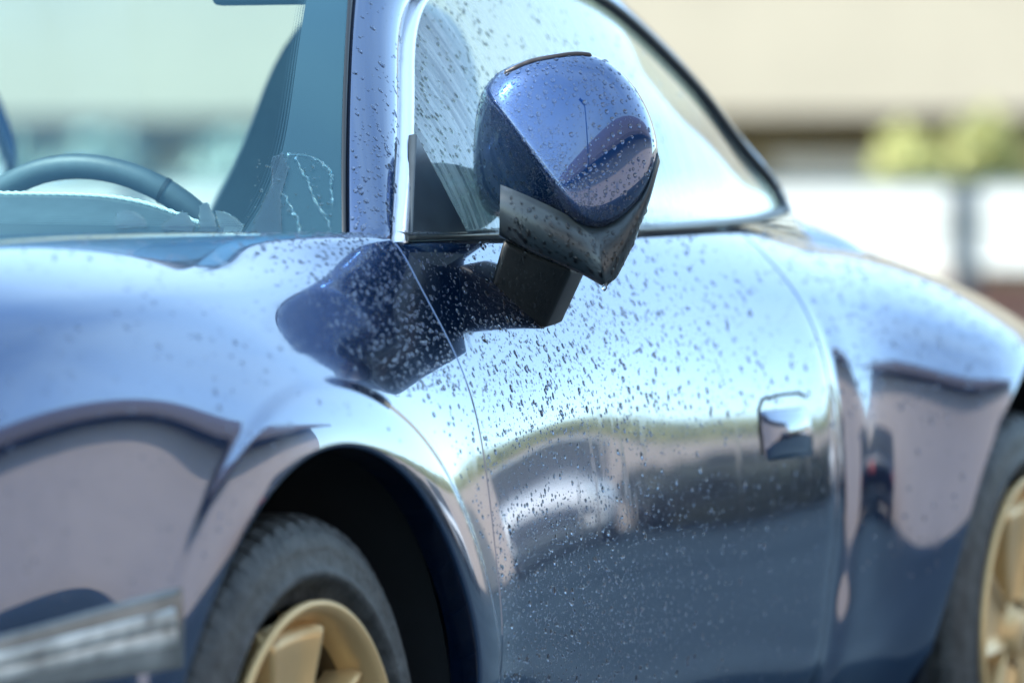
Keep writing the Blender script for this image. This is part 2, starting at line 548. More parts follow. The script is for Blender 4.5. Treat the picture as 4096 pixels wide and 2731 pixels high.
# rear fender
pr_, er = arch_patches(WHEELS[1], lambda t: shut_r(t) + 3.0 * GAP, 3.30, 0.26)
tt = np.linspace(0.26, 1.26, 140)
er.append((shut_r(tt) + 3.0 * GAP, tt, np.tile([-1.0, 0, 0], (140, 1)), 0.006, 0.014))
rear_fender = panel('rear_fender', pr_, er)
mirror_copy(rear_fender)

def local(P):
    return np.asarray(P, float) - np.array(car_inv)

# nose and tail closing the shell
def end_cap(name, x0, sgn, depth):
    tq = np.linspace(1.26, 0.0, 60)
    L = body(np.full(60, x0), tq)
    ring = np.concatenate([L, (L[::-1] * np.array([1, -1, 1]))], 0)
    C = np.array([x0, 0, .50])
    rows = []
    for a in np.linspace(0, math.pi / 2, 16):
        q = C + (ring - C) * max(math.cos(a) ** .7, .002); q[:, 0] = x0 + sgn * depth * math.sin(a)
        rows.append(q)
    b = MB(); b.grid(local(np.stack(rows, 0))); return b.build(name, 'paint', car, face=None)
end_cap('front_bumper', -1.05, -1, .20)
end_cap('rear_bumper', 3.30, 1, .22)

# dark channel behind the panel gaps, sill, arch liners
def shut_backing(name, fx, lo, hi):
    t = np.linspace(lo, hi, 60)
    rows = []
    for k in (-0.03, 0.03):
        x = fx(t) + k
        rows.append(body(x, t) - body_n(x, t) * 0.016)
    b = MB(); b.grid(local(np.stack(rows, 0)))
    o = b.build(name, 'black', car); return o
shut_backing('door_seal', lambda t: np.full_like(t, SHUT_F), 0.48, 1.26)
shut_backing('door_seal', lambda t: shut_r(t) + GAP, 0.46, 1.26)

s = MB()
xs = np.linspace(0.44, 2.19, 60)
P0 = body(xs, np.full(60, 1.26))
rows = [P0 + [0, .012, .004], P0 + [0, .006, -.03], P0 + [0, .03, -.075], P0 + [0, .12, -.085], P0 + [0, .5, -.085]]
s.grid(local(np.stack(rows, 0)))
sill = s.build('sill', 'plastic', car)
mirror_copy(sill)

for (wx, wz, R), yy in zip(WHEELS, (-.885, -.925)):
    m_ = MB()
    ph = np.linspace(math.radians(-35), math.radians(215), 60)
    prof = [(R + .004, yy + .02), (R + .012, yy + .06), (R + .012, yy + .36), (R * .3, yy + .40), (0.01, yy + .40)]
    G = np.array([[(wx + rr * math.cos(a), y, max(0.10, wz + rr * math.sin(a))) for a in ph] for rr, y in prof])
    m_.grid(local(G))
    o = m_.build('arch_liner', 'black', car)
    mirror_copy(o)

# ------------------------------------------------------------------ greenhouse
BELT = np.array([(.44, -.742, .990), (.53, -.745, .985), (1.0, -.742, .986), (1.5, -.726, .990), (1.80, -.703, .996), (2.0, -.682, 1.004), (2.09, -.672, 1.012)])
TOP = np.array([(.526, -.745, .986), (.78, -.640, 1.165), (1.008, -.56, 1.301), (1.14, -.552, 1.335), (1.30, -.553, 1.349), (1.45, -.562, 1.342), (1.60, -.573, 1.318), (1.794, -.585, 1.254), (1.953, -.605, 1.173), (2.07, -.63, 1.089), (2.118, -.652, 1.040), (2.105, -.668, 1.014)])
nw = 90
bl = spline(BELT[1:], nw); tp = spline(TOP, nw)
# reparametrise: both by fraction so that rulings lean back evenly
u = np.linspace(0, 1, 14)
G = bl[None] * (1 - u)[:, None, None] + tp[None] * u[:, None, None]
outn = np.array([0, -1, 0.35])
G = G + (0.020 * 4 * u * (1 - u))[:, None, None] * outn * np.sin(np.linspace(0, np.pi, nw))[None, :, None]
sg = MB(); sg.grid(local(G))
side_window = sg.build('side_window', 'side_glass', car, face=(0, -1, .4))
side_window['label'] = 'side window streaked with running water'
mirror_copy(side_window)
def glass_pt(k, w):
    P = spline(G[int(round(w * 13))], nw); return P

# window seal round the opening
o_ = np.array([0, -.006, .002])
sl = MB()
sl.tube(local(tp[tp[:, 0] > 1.10][:] + o_), 0.0085, 8)
o = sl.build('window_seal', 'rubber', car); mirror_copy(o)
sl = MB()
bs = spline(BELT[1:] + np.array([0, -.004, .002]), 60)
rect = np.array([(-.012, -.004), (-.013, .002), (-.010, .006), (.002, .008), (.006, .006), (.006, -.004)])
R_ = np.stack([bs + np.array([0, a, b]) for a, b in rect], 1)
sl.grid(local(R_), wrap=True)
sl.f.append([0, 1, 2, 3, 4, 5]); sl.f.append([59 * 6 + k for k in range(6)][::-1])
o = sl.build('belt_moulding', 'plastic', car); mirror_copy(o)

# roof and C pillar shell
edge = spline(np.r_[TOP[2:-1], [(2.15, -.675, .982), (2.27, -.705, .940), (2.5, -.74, .87), (2.9, -.72, .79)]] + np.array([0, -.010, .006]), 130)
SEC = [(0, 0, 0), (.004, .012, .1), (.020, .030, .2), (.055, .046, .35), (.11, .058, .5)]
rows = []
for k, (dy, dz, _) in enumerate(SEC):
    rows.append(edge + np.array([0, dy, dz]) * np.array([1, 1, 1]))
cx = edge.copy()
base = rows[-1]
for k in np.linspace(0, 1, 16)[1:]:
    q = base.copy(); q[:, 1] = base[:, 1] * (1 - k); q[:, 2] = base[:, 2] + 0.026 * (1 - (1 - k) ** 2)
    rows.append(q)
RF = np.stack(rows, 0)                   # (section, along)
def roof_piece(name, mat, j0, j1, i0, i1, both=True):
    b = MB()
    A = RF[i0:i1, j0:j1]
    if both:
        A = np.concatenate([A, (A[::-1] * np.array([1, -1, 1]))[1:]], 0)
    b.grid(local(A)); return b.build(name, mat, car, face=(.1, -.2, 1))
jw = int(np.argmin(abs(edge[:, 0] - 1.62))); je = int(np.argmin(abs(edge[:, 0] - 2.50)))
roof_piece('roof', 'paint', 0, jw + 1, 0, len(rows))
NI = 2
o = roof_piece('roof_rail', 'paint', jw, len(edge), 0, NI + 1, False); mirror_copy(o)
roof_piece('rear_window', 'rear_glass', jw, je + 1, NI, len(rows))
roof_piece('engine_lid', 'paint', je, len(edge), NI, len(rows))

# windscreen
def ws(a, b):
    a = np.asarray(a, float); b = np.asarray(b, float)
    B0 = np.stack([.285 + .155 * a ** 2, .715 * a, .965 - .003 * a ** 2 + 0 * b], -1)
    B1 = np.stack([.725 + .095 * a ** 2, .548 * a, 1.335 - .04 * a ** 2], -1)
    n = np.array([-.6, 0, .7])
    return B0 * (1 - b)[..., None] + B1 * b[..., None] + (0.03 * 4 * b * (1 - b) * (1 - .5 * a ** 2))[..., None] * n
A_, B_ = np.meshgrid(np.linspace(-1, 1, 80), np.linspace(0, 1.06, 50), indexing='ij')
w_ = MB(); w_.grid(local(ws(A_, B_)), flip=True)
windscreen = w_.build('windscreen', 'windscreen', car, face=(-.5, 0, .8))
def ws_n(a, b, e=1e-3):
    n = np.cross(ws(a + e, b) - ws(a - e, b), ws(a, b + e) - ws(a, b - e))
    n = n / np.linalg.norm(n, axis=-1, keepdims=True)
    return n
_t = ws_n(np.array([0.]), np.array([.5]))[0]
WSGN = 1.0 if _t[2] > 0 else -1.0

hdr = MB()
fr_row = np.concatenate([RF[:, 0], (RF[::-1, 0] * np.array([1, -1, 1]))[1:]], 0)
ah = np.clip(fr_row[:, 1] / .555, -1, 1)
top_row = ws(ah, np.full(len(ah), 1.05)) + np.array([0, 0, .004])
hdr.grid(local(np.stack([top_row, (top_row + fr_row) / 2 + np.array([0, 0, .006]), fr_row], 0)))
hdr.build('roof_header', 'paint', car, face=(-.3, 0, 1))
# ceramic border inside the glass: side bands widen to the foot, bottom band
f_ = MB()
bb = np.linspace(0, 1.06, 90)
inner_a = 1 - (0.100 + 0.09 * np.exp(-(bb / 0.20) ** 1.3))
rowsA = [ws(s_ * (1 - (1 - inner_a) * k), bb) - WSGN * ws_n(s_ * (1 - (1 - inner_a) * k), bb) * 0.003 for s_ in (-1,) for k in np.linspace(0, 1, 8)]
f_.grid(local(np.stack(rowsA, 0)))
rowsB = [q * np.array([1, -1, 1]) for q in rowsA]
f_.grid(local(np.stack(rowsB, 0)), flip=True)
aa = np.linspace(-.8, .8, 60)
f_.grid(local(np.stack([ws(aa, np.full(60, b)) - WSGN * ws_n(aa, np.full(60, b)) * 0.0034 for b in (0, .05, .098)], 0)))
frit = f_.build('ceramic_border', 'frit', windscreen)
# printed dots fading the border out
dm = MB()
hexa = [(math.cos(k * math.pi / 3), math.sin(k * math.pi / 3)) for k in range(6)]
def dots(a, b, r):
    P = ws(np.array([a]), np.array([b]))[0]; n = WSGN * ws_n(np.array([a]), np.array([b]))[0]
    T = np.cross(n, [0, 1, 0]); T /= np.linalg.norm(T); Bv = np.cross(n, T)
    P = P - n * 0.003
    dm.add([local(P + (T * c + Bv * s_) * r) for c, s_ in hexa], [list(range(6))])
for k, b in enumerate(np.arange(0.02, 1.0, 0.0068)):
    ia = 1 - (0.100 + 0.09 * math.exp(-(b / 0.20) ** 1.3))
    for j in range(4):
        dots(-(ia - (0.003 + 0.0052 * j)) , b + (0.0034 if j % 2 else 0), 0.00125 - 0.00024 * j)
for k, a in enumerate(np.arange(-.83, .2, 0.0042)):
    for j in range(4):
        dots(a + (0.0021 if j % 2 else 0), 0.101 + 0.006 * j, 0.00125 - 0.00024 * j)
dm.build('border_dots', 'frit', windscreen)['kind'] = 'stuff'

# A pillar (painted) between windscreen edge and side trim
def pillar():
    bb = np.linspace(-0.02, 1.30, 60)
    L = ws(np.full(60, -1.0), bb)
    Tt = spline(TOP[:5], 200)
    out = []
    for k in range(60):
        q = Tt[np.argmin(abs(Tt[:, 2] - min(L[k, 2], 1.345)))].copy(); out.append(q)
    R = np.array(out)
    R[:, 2] = np.where(L[:, 2] < .99, L[:, 2], R[:, 2])
    return L, R
Lp, Rp = pillar()
nrm = np.array([-.45, -.75, .45]); nrm /= np.linalg.norm(nrm)
prof = [(0.035, -.020), (0.045, .000), (0.10, .006), (0.30, .016), (0.52, .021), (0.72, .020), (0.86, .013), (0.93, .004), (0.94, -.02)]
ap = MB()
rows = [Lp * (1 - k) + Rp * k + nrm * h for k, h in prof]
ap.grid(local(np.stack(rows, 0)))
o = ap.build('windscreen_pillar', 'paint', car); mirror_copy(o)
# rubber strip between glass and pillar
rb = MB(); rb.grid(local(np.stack([Lp * (1 - k) + Rp * k + nrm * h for k, h in ((-.06, .003), (-.03, .006), (.0, .005), (.03, .0), (.05, -.01))], 0)))
o = rb.build('windscreen_seal', 'rubber', car); mirror_copy(o)
# satin trim strip in front of the side window
tr_ = MB()
off = np.array([-.3, -.9, .2])
tr_.grid(local(np.stack([Rp + np.array(q) for q in ((-.010, .004, .0), (-.008, -.008, .0), (-.002, -.013, .002), (.010, -.013, .002), (.018, -.008, .0), (.020, .004, .0))], 0)))
o = tr_.build('window_trim', 'trim', car); mirror_copy(o)

# triangular sail panel at the foot of the side window
sa = MB()
A3, B3, C3 = np.array([.548, -.752, .990]), np.array([.715, -.756, .990]), np.array([.700, -.690, 1.118])
tri = np.array([A3, B3, C3]) + np.array([0, -.006, .001])
sa.add(local(np.r_[tri, tri + np.array([0, .012, -.002])]), [(0, 1, 2), (5, 4, 3), (0, 3, 4, 1), (1, 4, 5, 2), (2, 5, 3, 0)])
o = sa.build('sail_panel', 'plastic', car, bevel=.002); mirror_copy(o)
# ------------------------------------------------------------------ side mirror
# local frame of the mirror: a = outwards along the housing, b = up, c = towards the front of the car
M0 = np.array([0.7606, -0.878, 1.1055])
EA = np.array([0.394, -0.919, 0.0]); EC = np.array([-0.919, -0.394, 0.027])
EB = np.cross(EC, EA); EB /= np.linalg.norm(EB)
if EB[2] < 0: EB = -EB
def mloc(a, b, c):
    a = np.asarray(a, float); b = np.asarray(b, float); c = np.asarray(c, float)
    return M0 + a[..., None] * EA + b[..., None] * EB + (c + 0.10 * a)[..., None] * EC
S_ = 1 / 1797.0
CAP = np.array([(-188, 128), (-150, 168), (-72, 200), (35, 212), (98, 192), (142, 155), (182, 98), (206, 34), (213, -14), (204, -68), (180, -118), (143, -160), (110, -184), (70, -197), (28, -190), (-32, -172), (-100, -166), (-158, -164), (-198, -132), (-212, -80), (-214, -10), (-208, 62)]) * S_
def closed_spline(P, n):
    m = len(P); Q = np.concatenate([P[-4:], P, P[:5]])
    k = np.r_[0, np.cumsum(np.linalg.norm(np.diff(Q, axis=0), axis=1))]
    return nat_basis(k, np.linspace(k[4], k[4 + m], n, endpoint=False)) @ Q
nphi = 200
CO = closed_spline(CAP, nphi)
CC = np.array([8, -20]) * S_
DA = np.array([-190, 128]) * S_; DB = np.array([47, -200]) * S_
dl = (DB - DA) / np.linalg.norm(DB - DA); dn = np.array([dl[1], -dl[0]])
if dn @ (np.array([-214, -10]) * S_ - DA) < 0: dn = -dn
HC = 0.095
def cap_c(a, b, rho):
    c = HC - 0.22 * a - 2.65 * a ** 2 - 1.00 * (b + 0.100) ** 2 - 0.040 * (1 - np.sqrt(np.maximum(1 - rho ** 9, 0)))
    c = c - 0.045
    s = (a - DA[0]) * dn[0] + (b - DA[1]) * dn[1] + 0.002
    w = 0.0017
    sp = w * np.logaddexp(0, s / w)
    return c - 1.55 * sp
rho = np.r_[np.linspace(0, .9, 70), 1 - 0.1 * np.cos(np.linspace(0, np.pi / 2, 30))[1:] ** 1.6]
rho[-1] = 1.0
Pa = CC[0] + rho[:, None] * (CO[None, :, 0] - CC[0]); Pb_ = CC[1] + rho[:, None] * (CO[None, :, 1] - CC[1])
CAPG = mloc(Pa, Pb_, cap_c(Pa, Pb_, np.repeat(rho[:, None], nphi, 1)))
cp = MB()
rim = CAPG[-1]
back = [rim - EC * 0.004, CC[0] * EA + CC[1] * EB + M0 + (rim - M0 - CC[0] * EA - CC[1] * EB) * 0.985 - EC * 0.035]
cp.grid(local(np.concatenate([CAPG, np.stack(back, 0)], 0)), wrap=True)
side_mirror = cp.build('side_mirror', 'paint_mirror', car)
side_mirror['label'] = 'dark blue mirror cap covered in water drops'
# mirror glass at the back
mg = MB(); ring = back[-1]
mg.add(local(ring), [list(range(nphi))])
mg.build('mirror_glass', 'chrome', side_mirror, smooth=False)

# lower housing (skirt): loft from under the cap edge to the lower edge with its tip
UP = np.array([(-150, -95), (-95, -118), (-30, -148), (28, -176), (70, -184), (112, -170), (160, -128), (190, -80), (210, -10)]) * S_
LO = np.array([(-153, -212), (-105, -240), (-30, -272), (40, -302), (88, -330), (118, -308), (160, -225), (196, -125), (219, -40)]) * S_
ns = 90
kU = np.linspace(0, 1, 9)
Wb = nat_basis(kU, np.linspace(0, 1, ns))
U_ = Wb @ UP
L_ = np.stack([np.interp(np.linspace(0, 1, ns), kU, LO[:, 0]), np.interp(np.linspace(0, 1, ns), kU, LO[:, 1])], -1)
for _ in range(3):
    L_[1:-1] = 0.25 * L_[:-2] + 0.5 * L_[1:-1] + 0.25 * L_[2:]
sfrac = np.linspace(0, 1, ns)
ridge = np.exp(-np.abs(sfrac - 0.5) / 0.10)
angO = np.arctan2(CO[:, 1] - CC[1], CO[:, 0] - CC[0])
def rho_of(ab):
    v = ab - CC
    k = np.argmin(abs(np.angle(np.exp(1j * (angO[None] - np.arctan2(v[:, 1], v[:, 0])[:, None])))), 1)
    return np.minimum(np.linalg.norm(v, axis=1) / np.linalg.norm(CO[k] - CC, axis=1), .985)
cb = HC - 0.045 - 0.22 * U_[:, 0] - 2.65 * U_[:, 0] ** 2 - 1.00 * (U_[:, 1] + .100) ** 2 - 0.040 * (1 - np.sqrt(1 - rho_of(U_) ** 9))
for _ in range(6):
    cb[1:-1] = .25 * cb[:-2] + .5 * cb[1:-1] + .25 * cb[2:]
rows = []
for k, c0, cr in ((0, -.016, .0), (.06, -.012, .0), (.15, -.006, .002), (.35, -.002, .006), (.6, -.003, .012), (.8, -.009, .016), (.93, -.017, .017), (.985, -.024, .016), (1.0, -.031, .014), (.97, -.05, .005), (.9, -.08, .0)):
    ab = U_ * (1 - k) + L_ * k
    rows.append(mloc(ab[:, 0], ab[:, 1], cb + c0 + cr * ridge))
sk = MB(); SKG = np.stack(rows, 0); sk.grid(local(SKG))
# left end cap
sk.add(local(SKG[:, 0]), [list(range(len(rows)))])
skirt = sk.build('lower_housing', 'plastic', side_mirror)

# foot on the door shoulder
ft = MB()
q = np.array([(-146, -214), (14, -286), (-52, -432), (-178, -352)]) * S_
front = mloc(q[:, 0], q[:, 1], np.array([-.004, -.022, -.090, -.004]))
back_ = front + np.array([0.085, 0.012, 0.0])
ft.add(local(np.r_[front, back_]), [(0, 1, 2, 3), (7, 6, 5, 4), (0, 4, 5, 1), (1, 5, 6, 2), (2, 6, 7, 3), (3, 7, 4, 0)])
foot = ft.build('mirror_foot', 'foot', side_mirror, bevel=0.011)
gk = MB()
base_poly = front[[3, 2]] + np.array([0, 0.0, -.001])
gk.tube(local(np.array([back_[3], front[3] * .97 + front[2] * .03, front[3] * .08 + front[2] * .92]) + np.array([0, -.002, 0])), .004, 8)
gk.build('foot_gasket', 'rubber', side_mirror)

# indicator slot along the top of the cap
phs = []
def cap_pt(a, b):
    # point of the cap surface at local (a,b)
    v = np.array([a, b]) - CC
    ang = np.arctan2(CO[:, 1] - CC[1], CO[:, 0] - CC[0])
    k = np.argmin(abs(np.angle(np.exp(1j * (ang - math.atan2(v[1], v[0]))))))
    r = min(np.linalg.norm(v) / np.linalg.norm(CO[k] - CC), 0.999)
    return mloc(np.array(a), np.array(b), cap_c(np.array(a), np.array(b), np.array(r))), r
slot = np.array([(-142, 160), (-110, 176), (-72, 190), (-20, 200), (30, 206), (60, 204)]) * S_
sp_ = np.array([cap_pt(a, b)[0] for a, b in spline(slot, 40)])
sm = MB(); sm.tube(local(sp_ - EC * 0.0015), np.r_[.0008, np.full(38, .0040), .0008], 8)
sm.build('indicator_slot', 'amber', side_mirror)

# ------------------------------------------------------------------ wheels
def make_wheel(wx, wz, R, y_out, width, rim_r):
    w = MB()
    th = np.linspace(0, 2 * np.pi, 96, endpoint=False)
    prof = [(rim_r - .004, .026), (rim_r + .006, .018), (rim_r + .019, .014), (rim_r + .026, .000), (rim_r + .032, -.005), (rim_r + .038, -.004), (rim_r + .044, .001), (R - .040, .000), (R - .028, .003), (R - .012, .012), (R - .003, .026), (R, .045), (R, .075), (R - .008, .078), (R - .008, .088), (R, .091), (R, width / 2), (R, width - .04), (R - .02, width - .008), (rim_r, width)]
    G = np.array([[(r * math.cos(a), y, r * math.sin(a)) for a in th] for r, y in prof])
    w.grid(G, wrap=True)
    root = mesh_obj('wheel', np.concatenate(w.v), w.f, 'tyre', car, loc=tuple(np.array([wx, y_out, wz]) - np.array(car_inv)))
    # tread blocks on the shoulder
    tb_ = MB()
    for k in range(64):
        a0 = 2 * np.pi * k / 64; da = 2 * np.pi / 64 * 0.33
        sec = [(R - .018, .0075), (R - .006, .0165), (R + .0012, .032), (R + .0012, .068), (R - .008, .068), (R - .02, .02)]
        A = np.array([[(r * math.cos(a), y, r * math.sin(a)) for r, y in sec] for a in (a0 - da, a0 + da)])
        o0 = tb_.n(); tb_.grid(A, wrap=True)
        tb_.f.append([o0 + i for i in range(6)]); tb_.f.append([o0 + 6 + i for i in range(6)][::-1])
    tb_.build('tread_blocks', 'tyre', root, smooth=False)['kind'] = 'stuff'
    # rim barrel
    b = MB()
    pr2 = [(rim_r + .002, .004), (rim_r + .003, -.004), (rim_r - .004, -.006), (rim_r - .012, .002), (rim_r - .020, .016), (rim_r - .026, .040)]
    b.grid(np.array([[(r * math.cos(a), y, r * math.sin(a)) for a in th] for r, y in pr2]), wrap=True)
    b.build('rim', 'gold', root)
    b = MB()
    pr3 = [(rim_r - .0262, .040), (rim_r - .034, .12), (rim_r - .036, width)]
    b.grid(np.array([[(r * math.cos(a), y, r * math.sin(a)) for a in th] for r, y in pr3]), wrap=True)
    b.build('barrel', 'gold_dark', root)
    # five broad spokes, each with a raised edge and a step at its outer end
    for k in range(5):
        s5 = MB()
        a0 = math.pi / 2 + 0.10 + 2 * math.pi * k / 5
        ca, sa = math.cos(a0), math.sin(a0)
        def pt(r, t, y):
            return (r * ca - t * sa, y, r * sa + t * ca)
        ro = rim_r - .022
        rr = np.array([.05, .08, .11, .14, .165, .185, .197, .203, ro])
        hw = np.array([.030, .040, .050, .058, .064, .068, .070, .071, .071])
        yf = np.array([.026, .024, .021, .018, .014, .011, .011, .024, .027])
        sec = []
        for r, h, y in zip(rr, hw, yf):
            row = [(-1.0, .045), (-1.0, .004), (-.95, -.002), (-.86, .000), (-.78, .006), (-.3, .008), (.3, .008), (.78, .006), (.86, .000), (.95, -.002), (1.0, .004), (1.0, .045)]
            sec.append([pt(r, f_ * h, y + dy) for f_, dy in row])
        s5.grid(np.array(sec))
        s5.build('spoke', 'gold', root)
    h = MB()
    h.grid(np.array([[(r * math.cos(a), y, r * math.sin(a)) for a in th[::3]] for r, y in ((.0005, .018), (.030, .018), (.036, .022), (.040, .034), (.075, .040), (.080, .07))]), wrap=True)
    h.build('hub', 'gold', root)
    d_ = MB()
    d_.grid(np.array([[(r * math.cos(a), y, r * math.sin(a)) for a in th[::2]] for r, y in ((.06, .115), (.175, .115), (.176, .135), (.06, .135))]), wrap=True)
    d_.build('brake_disc', 'gold_dark', root)
    return root
wheel_front = make_wheel(*WHEELS[0][:2], 0.335, -.872, .245, .234)
wheel_rear = make_wheel(*WHEELS[1][:2], 0.345, -.918, .295, .247)
for w in (wheel_front, wheel_rear):
    c = mirror_copy(w, car); c.location.y = -w.location.y
    for ch in w.children:
        k = ch.copy(); COL.objects.link(k); k.parent = c

# ------------------------------------------------------------------ side marker lamp in the bumper
tm_ = lambda z, x: float(t_at_z([x], [z])[0])
lm = MB()
xs = np.linspace(-.72, -.372, 40)
top = np.array([tm_(.622 - .044 * ((-.330 - x) / .37), x) for x in xs])
bot = np.array([tm_(.522 - .014 * ((-.330 - x) / .37), x) for x in xs])
rows = []
for k, hgt in ((0, -.004), (.06, .002), (.15, .003), (.5, .004), (.85, .003), (.94, .002), (1, -.004)):
    t_ = top * (1 - k) + bot * k
    hh = hgt * np.clip(np.sin(np.linspace(.12, np.pi - .05, 40)) * 4, .1, 1)
    rows.append(body(xs, t_) + body_n(xs, t_) * hh[:, None])
lm.grid(local(np.stack(rows, 0)))
lamp = lm.build('side_marker_lamp', 'lamp_lens', car)
lamp['label'] = 'clear marker lamp strip ahead of the front wheel'
cr = MB()
rows = []
xs2 = xs[3:38]
for k, hgt in ((.26, .002), (.30, .0047), (.46, .0056), (.50, .003), (.55, .0056), (.68, .0047), (.72, .002)):
    t_ = (top * (1 - k) + bot * k)[3:38]
    rows.append(body(xs2, t_) + body_n(xs2, t_) * hgt)
cr.grid(local(np.stack(rows, 0)))
cr.build('reflector', 'lamp_grey', lamp)

# ------------------------------------------------------------------ door handle
hd = MB()
hx = np.linspace(1.52, 1.70, 28); hz0, hz1 = .738, .664
rows = []
for k, hgt in ((0, -.003), (.03, .006), (.10, .012), (.3, .0165), (.5, .0175), (.7, .0155), (.88, .010), (.97, .004), (1, -.003)):
    z_ = hz0 + (hz1 - hz0) * k
    t_ = np.array([tm_(z_ - .012 * np.cos((x - 1.52) / .18 * np.pi) * 0, x) for x in hx])
    e = np.clip(np.sin(np.linspace(0.0, np.pi, 28)), 0, 1) ** .35
    rows.append(body(hx, t_) + body_n(hx, t_) * (hgt * e - .002)[:, None])
hd.grid(local(np.stack(rows, 0)))
handle = hd.build('door_handle', 'paint', door)
hg = MB()
loop = []
for x, z in ((1.512, .675), (1.510, .71), (1.516, .738), (1.535, .752), (1.61, .756), (1.68, .756), (1.70, .75)):
    t_ = tm_(z, x); loop.append(body(np.array([x]), np.array([t_]))[0])
hg.tube(local(np.array(loop)), .0024, 8, True)
hg.build('handle_recess', 'black', door)

# ------------------------------------------------------------------ interior
# dashboard with instrument hood
ds = MB()
yy = np.linspace(-.68, .68, 60)
def dash_z(y):
    return 0.985 + 0.055 * np.exp(-((y + .19) / .24) ** 4) - .03 * (np.abs(y) / .68) ** 3
rows = [np.stack([np.full(60, x_) + .07 * (yy / .68) ** 2, yy, z_ + (dash_z(yy) - .985) * w], -1) for x_, z_, w in ((.36, .955, 0), (.44, .965, .2), (.52, .975, .7), (.585, .985, .95), (.605, .985, 1.0), (.615, .978, 1.0), (.62, .95, .8), (.63, .80, 0), (.66, .55, 0))]
ds.grid(local(np.stack(rows, 0)))
dash = ds.build('dashboard', 'leather', car)
stt = MB()
yl = np.linspace(-.50, .30, 300)
xl = .605 + .07 * (yl / .68) ** 2
cl = np.stack([xl, yl, dash_z(yl) + .002], -1)
for ph in (0, np.pi):
    stt.tube(local(cl + np.stack([.0012 * np.cos(yl * 900 + ph), 0 * yl, .0022 * np.sin(yl * 900 + ph)], -1)), .0022, 5)
stt.build('stitching', 'stitch', dash)
# steering wheel
sw = MB()
th = np.linspace(0, 2 * np.pi, 72, endpoint=False)
ph = np.linspace(0, 2 * np.pi, 14, endpoint=False)
tilt = math.radians(22)
def wheel_pt(r, a, y):
    # wheel plane leans forward at the top
    u_, v_ = r * np.cos(a), r * np.sin(a)
    return np.stack([.83 - v_ * math.sin(tilt) + y * math.cos(tilt), -.185 - u_, .866 + v_ * math.cos(tilt) + y * math.sin(tilt)], -1)
Gs = np.stack([wheel_pt(.228 + .0175 * np.cos(p), th, .015 * np.sin(p)) for p in ph], 1)
for i in range(72):
    pass
o0 = sw.n(); sw.grid(local(np.concatenate([Gs, Gs[:1]], 0)), wrap=True)
steering = sw.build('steering_wheel', 'leather', car)
for a0 in (math.radians(58), math.radians(122)):
    r_ = MB(); tt = np.array([a0 - .012, a0 + .012])
    Gp = np.stack([wheel_pt(.228 + .0185 * np.cos(p), tt, .016 * np.sin(p)) for p in ph], 1)
    r_.grid(local(Gp), wrap=True); r_.build('rim_seam', 'rubber', steering)
hb = MB(); Gh = np.stack([wheel_pt(r, th, y) for r, y in ((.001, .015), (.05, .015), (.065, .03), (.06, .08))], 0)
hb.grid(local(Gh), wrap=True); hb.build('horn_pad', 'leather', steering)
for a0 in (0.05, math.pi - .05, -math.pi / 2):
    sp2 = MB(); sp2.tube(local(np.stack([wheel_pt(r, a0, .02) for r in np.linspace(.05, .225, 8)], 0)), .014, 8); sp2.build('spoke', 'leather', steering)
# seats
def seat(yc):
    outl = np.array([(-.26, .40), (-.27, .65), (-.25, .85), (-.235, .98), (-.195, 1.08), (-.165, 1.18), (-.135, 1.26), (-.08, 1.315), (0, 1.33), (.08, 1.315), (.135, 1.26), (.165, 1.18), (.195, 1.08), (.235, .98), (.25, .85), (.27, .65), (.26, .40)])
    O = spline(outl, 70)
    b = MB()
    def X(z): return 1.42 + (z - .4) * .32
    rows = []
    for k, dx in ((.0, -.01), (.5, -.03), (.8, -.045), (.93, -.05), (1.0, -.03), (1.0, .03), (.9, .07), (.5, .08), (0, .08)):
        q_ = np.stack([X(O[:, 1]) + dx, yc + O[:, 0] * k, .80 + (O[:, 1] - .80) * (1 if k > .9 else k ** .3 if k else 0.0)], -1)
        rows.append(q_)
    b.grid(local(np.stack(rows, 0)))
    s_ = b.build('seat', 'leather', car)
    c = MB(); c.box(local((1.0, yc - .25, .32)), local((1.50, yc + .25, .48)))
    c.build('seat_cushion', 'leather', s_, bevel=.05)
    return s_
seat(-.185)
# cabin floor and rear bulkhead
c_ = MB(); c_.grid(local(np.array([[(.55, -.78, .28), (.55, .78, .28)], [(2.3, -.78, .28), (2.3, .78, .28)]])))
c_.build('cabin_floor', 'black', car)
c_ = MB()
ry = np.linspace(-.62, .62, 20)
rows = [np.stack([np.full(20, x_), ry, np.full(20, z_)], -1) for x_, z_ in ((1.75, .45), (1.85, .80), (1.95, .98), (2.05, 1.0), (2.45, .99))]
c_.grid(local(np.stack(rows, 0))); c_.build('rear_shelf', 'leather', car)
for sgn in (-1, 1):
    c_ = MB(); c_.grid(local(np.stack([np.array([(x, sgn * y, z) for x in np.linspace(.55, 1.95, 20)]) for y, z in ((.71, .975), (.69, .90), (.72, .7), (.74, .40))], 0)))
    c_.build('door_trim', 'leather', car)
# rear view mirror under the header
rv = MB(); rv.box(local((.825, -.490, 1.290)), local((.855, -.340, 1.350)))
rv.build('rear_view_mirror', 'rubber', car, bevel=.012)
